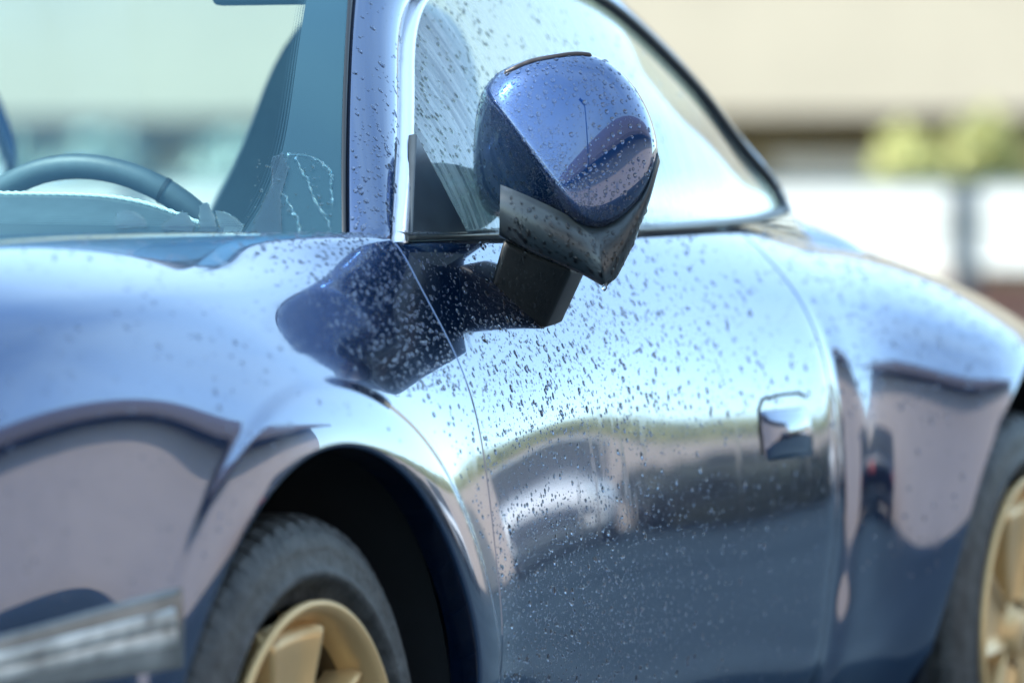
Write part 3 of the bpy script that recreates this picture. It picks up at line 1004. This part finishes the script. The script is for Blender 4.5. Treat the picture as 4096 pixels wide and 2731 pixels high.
#--DROPS--
# ------------------------------------------------------------------ water drops
def make_template(seg=10):
    rings = [(1.0, -0.06), (0.97, 0.20), (0.82, 0.52), (0.55, 0.80), (0.25, 0.96)]
    v = [(r * math.cos(2 * math.pi * k / seg), r * math.sin(2 * math.pi * k / seg), h) for r, h in rings for k in range(seg)]
    v.append((0, 0, 1.0))
    f = [list(map(int, q)) for q in grid_faces(len(rings), seg, 0, False, True)]
    top = (len(rings) - 1) * seg
    f += [[top + k, top + (k + 1) % seg, len(v) - 1] for k in range(seg)]
    return np.array(v), f
DV, DF = make_template()
def scatter(G, n, weight=None, flip=None):
    """random points and normals on a grid surface (nu, nv, 3)"""
    a = G[1:, :-1] - G[:-1, :-1]; b = G[:-1, 1:] - G[:-1, :-1]
    nn = np.cross(a, b); area = np.linalg.norm(nn, axis=-1)
    nn = nn / (area[..., None] + 1e-15)
    cen = (G[1:, 1:] + G[:-1, :-1]) * 0.5
    if flip is not None:
        sgn = np.sign((nn * flip(cen)).sum(-1, keepdims=True)); nn = nn * sgn
    w = area * (weight(cen, nn) if weight else 1)
    w = np.maximum(w, 0).ravel(); w /= w.sum()
    idx = rng.choice(len(w), n, p=w)
    i, j = np.unravel_index(idx, area.shape)
    u, v = rng.random((2, n))
    P = (G[i, j] * ((1 - u) * (1 - v))[:, None] + G[i + 1, j] * (u * (1 - v))[:, None]
         + G[i, j + 1] * ((1 - u) * v)[:, None] + G[i + 1, j + 1] * (u * v)[:, None])
    return P, nn[i, j]
def drops(name, P, Nn, R, parent, stretch=1.25, height=0.5, keep=True):
    o = np.argsort(-R); P, Nn, R = P[o], Nn[o], R[o]
    if keep:
        cell = {}; ok = np.zeros(len(P), bool); c = 0.006
        for k in range(len(P)):
            key = tuple(np.floor(P[k] / c).astype(int)); good = True
            for dx in (-1, 0, 1):
                for dy in (-1, 0, 1):
                    for dz in (-1, 0, 1):
                        for q in cell.get((key[0] + dx, key[1] + dy, key[2] + dz), ()):
                            if np.sum((P[q] - P[k]) ** 2) < (1.15 * (R[q] + R[k])) ** 2:
                                good = False
            if good:
                ok[k] = True; cell.setdefault(key, []).append(k)
        P, Nn, R = P[ok], Nn[ok], R[ok]
    gdir = np.array([0.06, 0, -1.0]) - Nn * (Nn @ np.array([0.06, 0, -1.0]))[:, None]
    gdir /= np.linalg.norm(gdir, axis=1)[:, None] + 1e-9
    bdir = np.cross(Nn, gdir)
    n = len(P); m = len(DV)
    st = 1 + (stretch - 1) * rng.random(n) * np.clip(R / 0.0016, 0.3, 1.6)
    ht = height * (0.8 + 0.4 * rng.random(n))
    wob = 1 + 0.045 * rng.standard_normal((n, 10))
    wv = np.concatenate([np.tile(wob, (1, 5)), np.ones((n, 1))], 1)
    X = DV[None, :, 0] * wv; Y = DV[None, :, 1] * wv; Z = DV[None, :, 2]
    X = X + 0.18 * X * np.sign(X)          # heavier foot
    V = (P[:, None] + R[:, None, None] * ((X * st[:, None])[..., None] * gdir[:, None] + Y[..., None] * bdir[:, None]
         + (Z * ht[:, None])[..., None] * Nn[:, None]))
    V = V.reshape(-1, 3)
    F = []
    for q in DF:
        F.append(np.array(q))
    quads = np.array([q for q in DF if len(q) == 4]); tris = np.array([q for q in DF if len(q) == 3])
    offs = (np.arange(n) * m)[:, None, None]
    fl = (quads[None] + offs).reshape(-1, 4).tolist() + (tris[None] + offs).reshape(-1, 3).tolist()
    ob = mesh_obj(name, local(V), fl, 'water', parent)
    ob['kind'] = 'stuff'
    return ob
def radii(n, lo, med, hi, s=0.45):
    return np.clip(med * np.exp(s * rng.standard_normal(n)), lo, hi)
outw = lambda c: np.array([-0.3, -1.0, 0.5]) * np.ones_like(c)
camw = lambda c: np.array([-0.919, -0.394, 0.1]) * np.ones_like(c)

GD = body(Xd, Td)
def dens(c, n):
    x, z = c[..., 0], c[..., 2]
    return (0.25 + 1.5 * np.exp(-((x - .72) / .45) ** 2)) * (0.55 + 0.6 * (z < .66) + .5 * (z > .70) * (z < .90))
P, Nn = scatter(GD, 11500, dens, outw)
drops('water_drops', P, Nn, radii(len(P), .0005, .00092, .0034, .52), door, 1.5)
P, Nn = scatter(GD, 500, lambda c, n: np.exp(-((c[..., 0] - 1.1) / .5) ** 2) * (c[..., 2] > .75), outw)
drops('water_drops', P, Nn, radii(len(P), .0015, .0024, .0040), door, 1.3)
xf, tf = np.linspace(.10, SHUT_F - .004, 60), np.linspace(.42, 1.10, 90)
XF, TF = np.meshgrid(xf, tf, indexing='ij')
GF = body(XF, TF)
def densf(c, n):
    z = c[..., 2]; x = c[..., 0]
    r = np.hypot(x - WHEELS[0][0], z - WHEELS[0][1])
    return (r > WHEELS[0][2] + .10) * np.clip((x - .05) / .35, 0.02, 1) ** 1.5 * (0.25 + 1.2 * (z > .80))
P, Nn = scatter(GF, 1500, densf, outw)
drops('water_drops', P, Nn, radii(len(P), .0007, .0015, .0034), fender, 1.2)
xf, tf = np.linspace(-.75, .2, 60), np.linspace(.34, .80, 60)
XF, TF = np.meshgrid(xf, tf, indexing='ij')
P, Nn = scatter(body(XF, TF), 150, lambda c, n: (c[..., 2] > .80) * 1.0, outw)
drops('water_drops', P, Nn, radii(len(P), .0012, .0022, .0036), fender, 1.05)
xf, tf = np.linspace(1.84, 2.45, 60), np.linspace(.42, 1.05, 80)
XF, TF = np.meshgrid(xf, tf, indexing='ij')
P, Nn = scatter(body(XF, TF), 900, lambda c, n: (np.hypot(c[..., 0] - WHEELS[1][0], c[..., 2] - WHEELS[1][1]) > WHEELS[1][2] + .02) * (.3 + 1.0 * (c[..., 2] > .72)), outw)
drops('water_drops', P, Nn, radii(len(P), .0010, .0019, .0036), rear_fender, 1.3)
xf, tf = np.linspace(-.75, .2, 60), np.linspace(.34, 1.0, 60)
XF, TF = np.meshgrid(xf, tf, indexing='ij')
P, Nn = scatter(body(XF, TF), 500, lambda c, n: (np.hypot(c[..., 0] - WHEELS[0][0], c[..., 2] - WHEELS[0][1]) > WHEELS[0][2] + .02) * 1.0, outw)
drops('water_drops', P, Nn, radii(len(P), .0007, .0013, .0024), fender, 1.1)
# mirror cap: larger drops, then fine mist
def densm(c, n):
    q = c - M0; b = q @ EB; a = q @ EA
    return np.clip((n * EC).sum(-1), 0.05, 1) * (0.5 + 0.9 * (b < -.02) + 0.8 * (b > .05))
P, Nn = scatter(CAPG, 1500, densm, camw)
drops('water_drops', P, Nn, radii(len(P), .0007, .0014, .0032, .5), side_mirror, 1.15)
def densmist(c, n):
    q = c - M0; b = q @ EB; a = q @ EA
    s = (a - DA[0]) * dn[0] + (b - DA[1]) * dn[1]
    return np.exp(-((s + .005) / .022) ** 2) * np.clip(1.2 - (b + .11) / .25, .1, 1.2)
P, Nn = scatter(CAPG, 7000, densmist, camw)
drops('water_mist', P, Nn, radii(len(P), .0004, .00085, .0017, .40), side_mirror, 1.1)
P, Nn = scatter(SKG[2:8, 4:-14], 460, None, camw)
drops('water_drops', P, Nn, radii(len(P), .0006, .0012, .0034, .55), side_mirror, 1.5)
# foot
def lerp_grid(q, nu=20, nv=20):
    u, v = np.meshgrid(np.linspace(.06, .94, nu), np.linspace(.06, .94, nv), indexing='ij')
    return (q[0] * ((1 - u) * (1 - v))[..., None] + q[1] * (u * (1 - v))[..., None] + q[2] * (u * v)[..., None] + q[3] * ((1 - u) * v)[..., None])
P, Nn = scatter(lerp_grid(front), 260, None, camw)
drops('water_drops', P, Nn, radii(len(P), .0006, .0011, .0030, .5), side_mirror, 2.2)
# hanging drops at the tips
for p_, r_ in ((mloc(88 * S_, -331 * S_, 0.020), .0036), (front[2] + np.array([.004, .003, -.003]), .0042)):
    h_ = MB(); tt = np.linspace(0, np.pi, 9); ph = np.linspace(0, 2 * np.pi, 12, endpoint=False)
    h_.grid(local(np.array([[p_ + r_ * np.array([math.sin(a) * math.cos(b_), math.sin(a) * math.sin(b_), -math.cos(a) * 1.25]) for b_ in ph] for a in tt])), wrap=True)
    h_.build('hanging_drop', 'water', side_mirror)
# water film left by the wiper on the windscreen: thin sheets with ragged rims, and rivulets
def film(poly, name='water_film'):
    Q = np.array(poly); n_ = 90
    Q = np.concatenate([Q, Q[:1]]); k = np.r_[0, np.cumsum(np.linalg.norm(np.diff(Q, axis=0) * [.7, .5], axis=1))]
    tq = np.linspace(0, k[-1], n_, endpoint=False)
    O = np.stack([np.interp(tq, k, Q[:, 0]), np.interp(tq, k, Q[:, 1])], -1)
    jag = 1 + .05 * rng.standard_normal(n_) * 1.0
    c = O.mean(0); O = c + (O - c) * jag[:, None]
    rows = []
    for kk, h in ((1.0, -.0002), (.985, .0011), (.955, .0016), (.90, .0013), (.7, .0008), (.35, .0008), (.02, .0008)):
        ab = c + (O - c) * kk
        rows.append(ws(ab[:, 0], ab[:, 1]) + WSGN * ws_n(ab[:, 0], ab[:, 1]) * h)
    b = MB(); b.grid(local(np.stack(rows, 0)), wrap=True)
    o = b.build(name, 'water', windscreen, face=(-.5, 0, .8)); o['kind'] = 'stuff'
def rivulet(pts, r):
    ab = spline(pts, 40); ab[:, 0] += .0018 * rng.standard_normal(40)
    b = MB(); b.tube(local(ws(ab[:, 0], ab[:, 1])), r * (1 + .35 * rng.standard_normal(40)).clip(.5, 1.8), 8)
    b.build('rivulet', 'water', windscreen)['kind'] = 'stuff'
film([(-0.612, 0.10), (-0.612, 0.129), (-0.624, 0.137), (-0.636, 0.138), (-0.651, 0.128), (-0.664, 0.112), (-0.67, 0.088), (-0.618, 0.080)])
film([(-0.693, 0.097), (-0.707, 0.116), (-0.717, 0.128), (-0.727, 0.139), (-0.737, 0.129), (-0.745, 0.107), (-0.753, 0.094), (-0.751, 0.075), (-0.697, 0.078)])
film([(-0.76, 0.075), (-0.755, 0.157), (-0.762, 0.169), (-0.771, 0.166), (-0.784, 0.123), (-0.791, 0.076)])
film([(-0.795, 0.076), (-0.783, 0.145), (-0.802, 0.14), (-0.818, 0.124), (-0.834, 0.1), (-0.832, 0.076)])
film([(-0.89, 0.348), (-0.875, 0.337), (-0.87, 0.315), (-0.877, 0.286), (-0.874, 0.255), (-0.871, 0.214), (-0.864, 0.19), (-0.86, 0.155), (-0.853, 0.126), (-0.849, 0.098), (-0.846, 0.070), (-0.90, 0.065), (-0.893, 0.20), (-0.905, 0.30)])
rivulet([(-0.912, 0.339), (-0.924, 0.302), (-0.936, 0.265), (-0.945, 0.22), (-0.956, 0.177), (-0.968, 0.141), (-0.975, 0.104), (-0.976, 0.064)], .0011)
rivulet([(-0.89, 0.23), (-0.898, 0.201), (-0.911, 0.166), (-0.921, 0.13), (-0.929, 0.088), (-0.932, 0.065)], .0010)
rivulet([(-0.899, 0.346), (-0.931, 0.347), (-0.954, 0.332), (-0.974, 0.3), (-0.979, 0.254), (-0.981, 0.179)], .0011)
AW, BW = np.meshgrid(np.linspace(-.985, -.84, 30), np.linspace(.05, .36, 40), indexing='ij')
P, Nn = scatter(ws(AW, BW), 60, None, lambda c: np.array([-.5, 0, .8]) * np.ones_like(c))
drops('water_drops', P, Nn, radii(len(P), .0006, .0012, .0024), windscreen, 1.5)
# side window, pillar, belt moulding
P, Nn = scatter(np.swapaxes(G, 0, 1), 1300, lambda c, n: np.exp(-((c[..., 0] - .75) / .5) ** 2), outw)
drops('water_drops', P, Nn, radii(len(P), .0008, .0016, .0034), side_window, 1.4)
PG = np.stack([Lp * (1 - k) + Rp * k + nrm * h for k, h in prof[2:7]], 0)
P, Nn = scatter(PG, 420, lambda c, n: np.clip((1.25 - c[..., 2]) / .25, .1, 1), outw)
drops('water_drops', P, Nn, radii(len(P), .0005, .0013, .0034, .55), car, 1.7)
bsg = np.stack([bs + np.array([0, -.013, .003]), bs + np.array([0, -.008, .0078]), bs + np.array([0, .002, .0085])], 0)
P, Nn = scatter(bsg, 420, lambda c, n: (c[..., 0] < 1.4) * 1.0, lambda c: np.array([0, -.4, 1.0]) * np.ones_like(c))
drops('water_drops', P, Nn, radii(len(P), .0008, .0014, .0024), car, 1.2)
#--WORLD--
# ------------------------------------------------------------------ background beyond the car
def plaster(name, col, var=.06):
    return simple(name, col, .9, var=var, vscale=1.3, bumps=.15, bscale=60)
M['cream'] = plaster('cream_render', (.34, .285, .205))
M['tan'] = plaster('tan_plaster', (.36, .25, .13), .15)
M['beige'] = plaster('beige_render', (.56, .45, .385))
M['peach'] = plaster('peach_plaster', (.62, .48, .36))
M['brick'] = simple('red_brown_brick', (.30, .14, .10), .9, var=.2, vscale=6)
M['white'] = simple('white_fence_paint', (.62, .59, .52), .6)
M['post'] = simple('dark_grey_post', (.035, .045, .055), .5)
M['roof'] = simple('brown_roof_sheet', (.105, .080, .070), .7, var=.2, vscale=3)
M['bark'] = simple('bark', (.10, .075, .05), .9, var=.3, vscale=12)

def oriented(o, loc, rz):
    o.location = loc; o.rotation_euler = (0, 0, rz); return o
BX = np.array([math.cos(YAW), math.sin(YAW)]); RX = np.array([math.sin(YAW), -math.cos(YAW)])
RZ = math.atan2(RX[1], RX[0]) - math.radians(25)             # background facades turned off square so the sun lights their faces
def bgp(depth, lat):
    q = CAM[:2] + BX * depth + RX * lat; return (q[0], q[1], 0)

# cream building with an overhanging upper storey
bl_ = empty('cream_building'); oriented(bl_, bgp(36, 0), RZ)
tag(bl_, 'blurred cream rendered building overhanging a shaded brown recess, behind the fence', 'building')
w1 = MB(); w1.box((-16, 0, 1.50), (12, 8, 7.5)); w1.build('upper_wall', 'cream', bl_, smooth=False)
w1 = MB(); w1.box((-16, 1.3, 0), (12, 7.9, 1.497)); w1.build('recessed_wall', 'tan', bl_, smooth=False)
w1 = MB(); w1.box((1.55, .55, 0), (2.75, 1.2, 1.24)); w1.build('pier', 'peach', bl_, smooth=False)

# slatted fence
fn = empty('slat_fence'); oriented(fn, bgp(25, .11), RZ)
tag(fn, 'white horizontal slat fence on dark posts behind the coupe', 'fence')
for x0, x1 in ((-6.1, -4.08), (-4.02, -2.04), (-1.98, -.06), (0, 1.955), (2.025, 4.0), (4.06, 6.0)):
    for z0, z1 in ((.897, 1.062), (.706, .872)):
        m_ = MB(); m_.box((x0, 0, z0), (x1, .022, z1)); m_.build('slat', 'white', fn, smooth=False)
for x0 in (-6.13, -4.05, -2.01, -.03, 1.99, 4.03, 6.03):
    m_ = MB(); m_.box((x0 - .045, -.04, 0), (x0 + .045, .03, 1.08)); m_.build('post', 'post', fn, smooth=False)
m_ = MB(); m_.box((-6.2, -.02, 1.066), (6.1, .04, 1.085)); m_.build('top_rail', 'post', fn, smooth=False)
pw = MB(); pw.box((-7, .35, 0), (6, .6, .64))
o = pw.build('planter_wall', 'brick', smooth=False); oriented(o, bgp(25, 0), RZ)
tag(o, 'low red brown brick planter wall under the white fence', 'wall')

# ------------------------------------------------------------------ foliage
def leaf_mat(name, col, trans=.5):
    m, nt, b = new_mat(name)
    f = noise(nt, 3.0, 4)
    nt.links.new(ramp(nt, f, [(.3, tuple(c * .6 for c in col)), (.7, tuple(min(1, c * 1.4) for c in col))]), b.inputs['Base Color'])
    b.inputs['Roughness'].default_value = .6
    b.inputs['Subsurface Weight'].default_value = 0
    return m
M['leaf_yellow'] = leaf_mat('yellow_green_leaves', (.40, .38, .13))
M['leaf_dark'] = leaf_mat('dark_green_leaves', (.035, .045, .030))
M['leaf_grey'] = leaf_mat('grey_green_leaves', (.30, .36, .30))
def crown(n, rad, leaf, seed, clumps=14):
    r = np.random.default_rng(seed)
    cc = r.standard_normal((clumps, 3)); cc /= np.linalg.norm(cc, axis=1)[:, None]; cc *= (r.random((clumps, 1)) ** .4) * .75
    k = r.integers(0, clumps, n)
    d_ = r.standard_normal((n, 3)); d_ /= np.linalg.norm(d_, axis=1)[:, None]
    P = (cc[k] + d_ * .38 * r.random((n, 1)) ** .33) * np.array(rad)
    a = r.standard_normal((n, 3)); a /= np.linalg.norm(a, axis=1)[:, None]
    b = np.cross(a, r.standard_normal((n, 3))); b /= np.linalg.norm(b, axis=1)[:, None]
    s = leaf * (.6 + .8 * r.random((n, 1)))
    V = np.stack([P - a * s, P + b * s * .5, P + a * s, P - b * s * .5], 1).reshape(-1, 3)
    F = np.arange(4 * n).reshape(-1, 4)
    return V, F
def bush(name, label, loc, rad, leaf, n, mat, seed, cat='bush', group=None, trunk_h=None):
    root = empty(name, loc)
    tag(root, label, cat, group)
    th_ = trunk_h if trunk_h is not None else rad[2] * .5
    V, F = crown(n, rad, leaf, seed)
    V[:, 2] = np.maximum(V[:, 2] + th_ + rad[2] * .7, .05)
    mesh_obj('crown', V, F.tolist(), mat, root, smooth=False)
    t_ = MB(); t_.tube(np.array([(0, 0, 0), (.02, .01, th_ * .6), (.0, .02, th_ + rad[2] * .6)]), np.array([.05, .04, .02]) * max(rad[2], .8), 8)
    t_.build('trunk', 'bark', root)
    return root
def at_lat(depth, lat):
    return bgp(depth, lat)
bush('garden_bush', 'large blurred yellow green bush behind the fence, at the right edge', at_lat(27, 2.2), (.50, .4, .46), .05, 1500, 'leaf_yellow', 3, trunk_h=.66)
bush('garden_bush', 'smaller yellow green bush behind the fence, left of the large bush', at_lat(26.5, 1.86), (.30, .3, .30), .05, 700, 'leaf_yellow', 4, trunk_h=.80)
bush('shrub', 'pale shrub seen dimly through the windscreen, left', at_lat(28, -2.1), (.7, .5, .42), .06, 1200, 'leaf_grey', 5, trunk_h=.72)
bush('shrub', 'pale shrub seen dimly through the windscreen beside the seat', at_lat(28, -1.15), (.55, .5, .36), .06, 1000, 'leaf_grey', 6, trunk_h=.72)

# ------------------------------------------------------------------ across the street: what the paint reflects
hs = empty('beige_house', (0.5, -9.2, 0))
tag(hs, 'beige house with brown roof mirrored in the fender and mirror cap', 'house')
w1 = MB(); w1.box((-16, -7, 0), (16.5, 0, 4.3)); w1.build('wall', 'beige', hs, smooth=False)
rf = MB()
rf.add([(-16.6, .7, 4.25), (17.1, .7, 4.25), (17.1, -3.5, 7.4), (-16.6, -3.5, 7.4), (-16.6, -7.7, 4.25), (17.1, -7.7, 4.25),
        (-16.6, .7, 4.05), (17.1, .7, 4.05), (17.1, -3.5, 7.2), (-16.6, -3.5, 7.2), (-16.6, -7.7, 4.05), (17.1, -7.7, 4.05)],
       [(0, 1, 2, 3), (3, 2, 5, 4), (6, 9, 8, 7), (9, 10, 11, 8), (0, 6, 7, 1), (4, 5, 11, 10), (0, 3, 9, 6), (3, 4, 10, 9), (1, 7, 8, 2), (2, 8, 11, 5)])
rf.build('roof', 'roof', hs, smooth=False)
for xx in (-15.998, 16.498):
    gb = MB(); gb.add([(xx, -7, 4.3), (xx, 0, 4.3), (xx, -3.5, 7.1)], [(0, 1, 2)])
    gb.build('gable', 'beige', hs, smooth=False)
pole = empty('street_lamp', (-3.2, -6.6, 0)); tag(pole, 'thin dark street lamp mirrored as a line in the mirror cap', 'lamp post')
m_ = MB(); m_.tube(np.array([(0, 0, 0), (0, 0, 3), (0, 0, 6)]), np.array([.075, .06, .045]), 10); m_.build('pole', 'post', pole)
m_ = MB(); m_.box((-.1, -.05, 6), (.1, .75, 6.1)); m_.build('lamp_head', 'post', pole, bevel=.02)

gw = MB(); gw.box((0, -8, 0), (.3, 16, 2.5))
o = gw.build('garden_wall', 'beige', smooth=False); oriented(o, (36, -18.5, 0), 0)
tag(o, 'long beige garden wall mirrored in the door behind the white car', 'wall')
hedge = empty('hedge', (37.0, -14.0, 0))
tag(hedge, 'long yellow green hedge above the garden wall, mirrored as a strip in the door', 'hedge')
Vh, Fh = crown(16000, (1.0, 13.0, .85), .15, 21, 110)
Vh[:, 2] = np.maximum(Vh[:, 2] + 2.60, .05)
mesh_obj('foliage', Vh, Fh.tolist(), 'leaf_yellow', hedge, smooth=False)
for yy_ in np.linspace(-6, 6, 7):
    t_ = MB(); t_.tube(np.array([(0, yy_, 0), (.03, yy_, 1.2), (0, yy_ + .1, 2.3)]), np.array([.06, .05, .03]), 8); t_.build('stem', 'bark', hedge)
for k in range(5):
    bush('dark_tree', ('nearest', 'second nearest', 'middle', 'second farthest', 'farthest')[k] + ' dark green tree of the row mirrored in the rear of the door', (18.2 + 1.55 * k, -10.5 - .3 * (k % 2), 0), (1.25, 1.2, .85), .16, 2600, 'leaf_dark', 40 + k, 'tree', 'dark trees beyond the beige house', .15)

def plain_car(name, label, loc, rz, paint, tall, tail):
    """parked car: x forward"""
    c = empty(name, loc); c.rotation_euler = (0, 0, rz); tag(c, label, 'car')
    H, L, W = (1.72, 4.5, .92) if tall else (1.43, 4.2, .88)
    hood = 1.08 if tall else .92
    st = [(-L / 2, .45, hood - .16, W * .86), (-L / 2 + .12, .30, hood + .02, W * .97), (-L / 2 + .9, .22, hood + .04, W), (0, .22, hood + .02, W), (L / 2 - 1.2, .22, hood, W), (L / 2 - .35, .26, hood - .12, W * .96), (L / 2 - .06, .34, hood - .24, W * .84), (L / 2, .42, hood - .36, W * .74)]
    def ring(x, z0, z1, w, m=20):
        out = []
        for k in range(m):
            a = 2 * math.pi * k / m
            ca, sa = math.cos(a), math.sin(a)
            e = .45
            out.append((x, w * abs(ca) ** e * (1 if ca > 0 else -1), (z0 + z1) / 2 + (z1 - z0) / 2 * abs(sa) ** e * (1 if sa > 0 else -1)))
        return out
    R_ = np.array([ring(*s_) for s_ in st])
    R_ = np.stack([nat_basis(np.arange(len(st)), np.linspace(0, len(st) - 1, 50)) @ R_[:, k] for k in range(20)], 1)
    b = MB(); b.grid(R_, wrap=True); b.f.append(list(range(20))); b.f.append([49 * 20 + k for k in range(20)][::-1])
    b.build('body', paint, c)
    gl = MB()
    sec = [(-L / 2 + .15, hood - .02, W * .86, W * .84), (-L / 2 + .55, H - .06, W * .80, W * .70), (-.2, H - .02, W * .84, W * .70), (L / 2 - 2.2 if tall else L / 2 - 2.1, H - .05, W * .80, W * .68), (L / 2 - 1.35, hood - .03, W * .86, W * .84)]
    Gq = np.array([[(x, -wb, hood - .05), (x, -wt, z), (x, wt, z), (x, wb, hood - .05)] for x, z, wb, wt in sec])
    gl.grid(Gq); gl.build('glasshouse', 'lens', c, smooth=False)
    rp = MB(); Gr = np.array([[(x, -wt - .006, z - .02), (x, -wt * .9, z + .025), (x, 0, z + .045), (x, wt * .9, z + .025), (x, wt + .006, z - .02)] for x, z, wb, wt in sec[1:4]])
    rp.grid(Gr); rp.build('roof', paint, c)
    for x0 in (-L / 2 + .85, L / 2 - .85):
        for sy in (-1, 1):
            w = MB(); th_ = np.linspace(0, 2 * np.pi, 28, endpoint=False)
            w.grid(np.array([[(x0 + r * math.cos(a), sy * y, .33 + r * math.sin(a)) for a in th_] for r, y in ((.05, W + .005), (.2, W + .01), (.31, W), (.33, W - .04), (.33, W - .2))]), wrap=True)
            w.build('wheel', 'tyre', c)
    for sy in (-1, 1):
        m_ = MB(); m_.box((L / 2 - .22, sy * W * .52, hood - .30), (L / 2 - .03, sy * W * .80, hood - .18)); m_.build('headlight', 'chrome', c, bevel=.03)
        m_ = MB(); m_.box((-L / 2 - .03, sy * W * .66, hood - .24), (-L / 2 + .15, sy * W * .88, hood - .12)); m_.build('tail_light', tail, c, bevel=.03)
    m_ = MB(); m_.box((L / 2 - .1, -.45, .42), (L / 2 + .012, .45, hood - .42)); m_.build('grille', 'post', c, bevel=.02)
    return c
M['car_white'] = simple('white_car_paint', (.80, .80, .80), .25, coat=1)
M['car_dark'] = simple('dark_car_paint', (.012, .018, .03), .25, coat=1)
M['red_lens'] = simple('red_tail_lens', (.30, .02, .012), .3, coat=1)
plain_car('parked_car', 'white car facing the coupe, mirrored in the middle of its door', (23.0, -7.75, 0), math.pi - .30, 'car_white', True, 'red_lens')
plain_car('parked_car', 'dark car with red tail lights mirrored in the rear fender', (11.6, -7.3, 0), math.radians(-34), 'car_dark', False, 'red_lens')
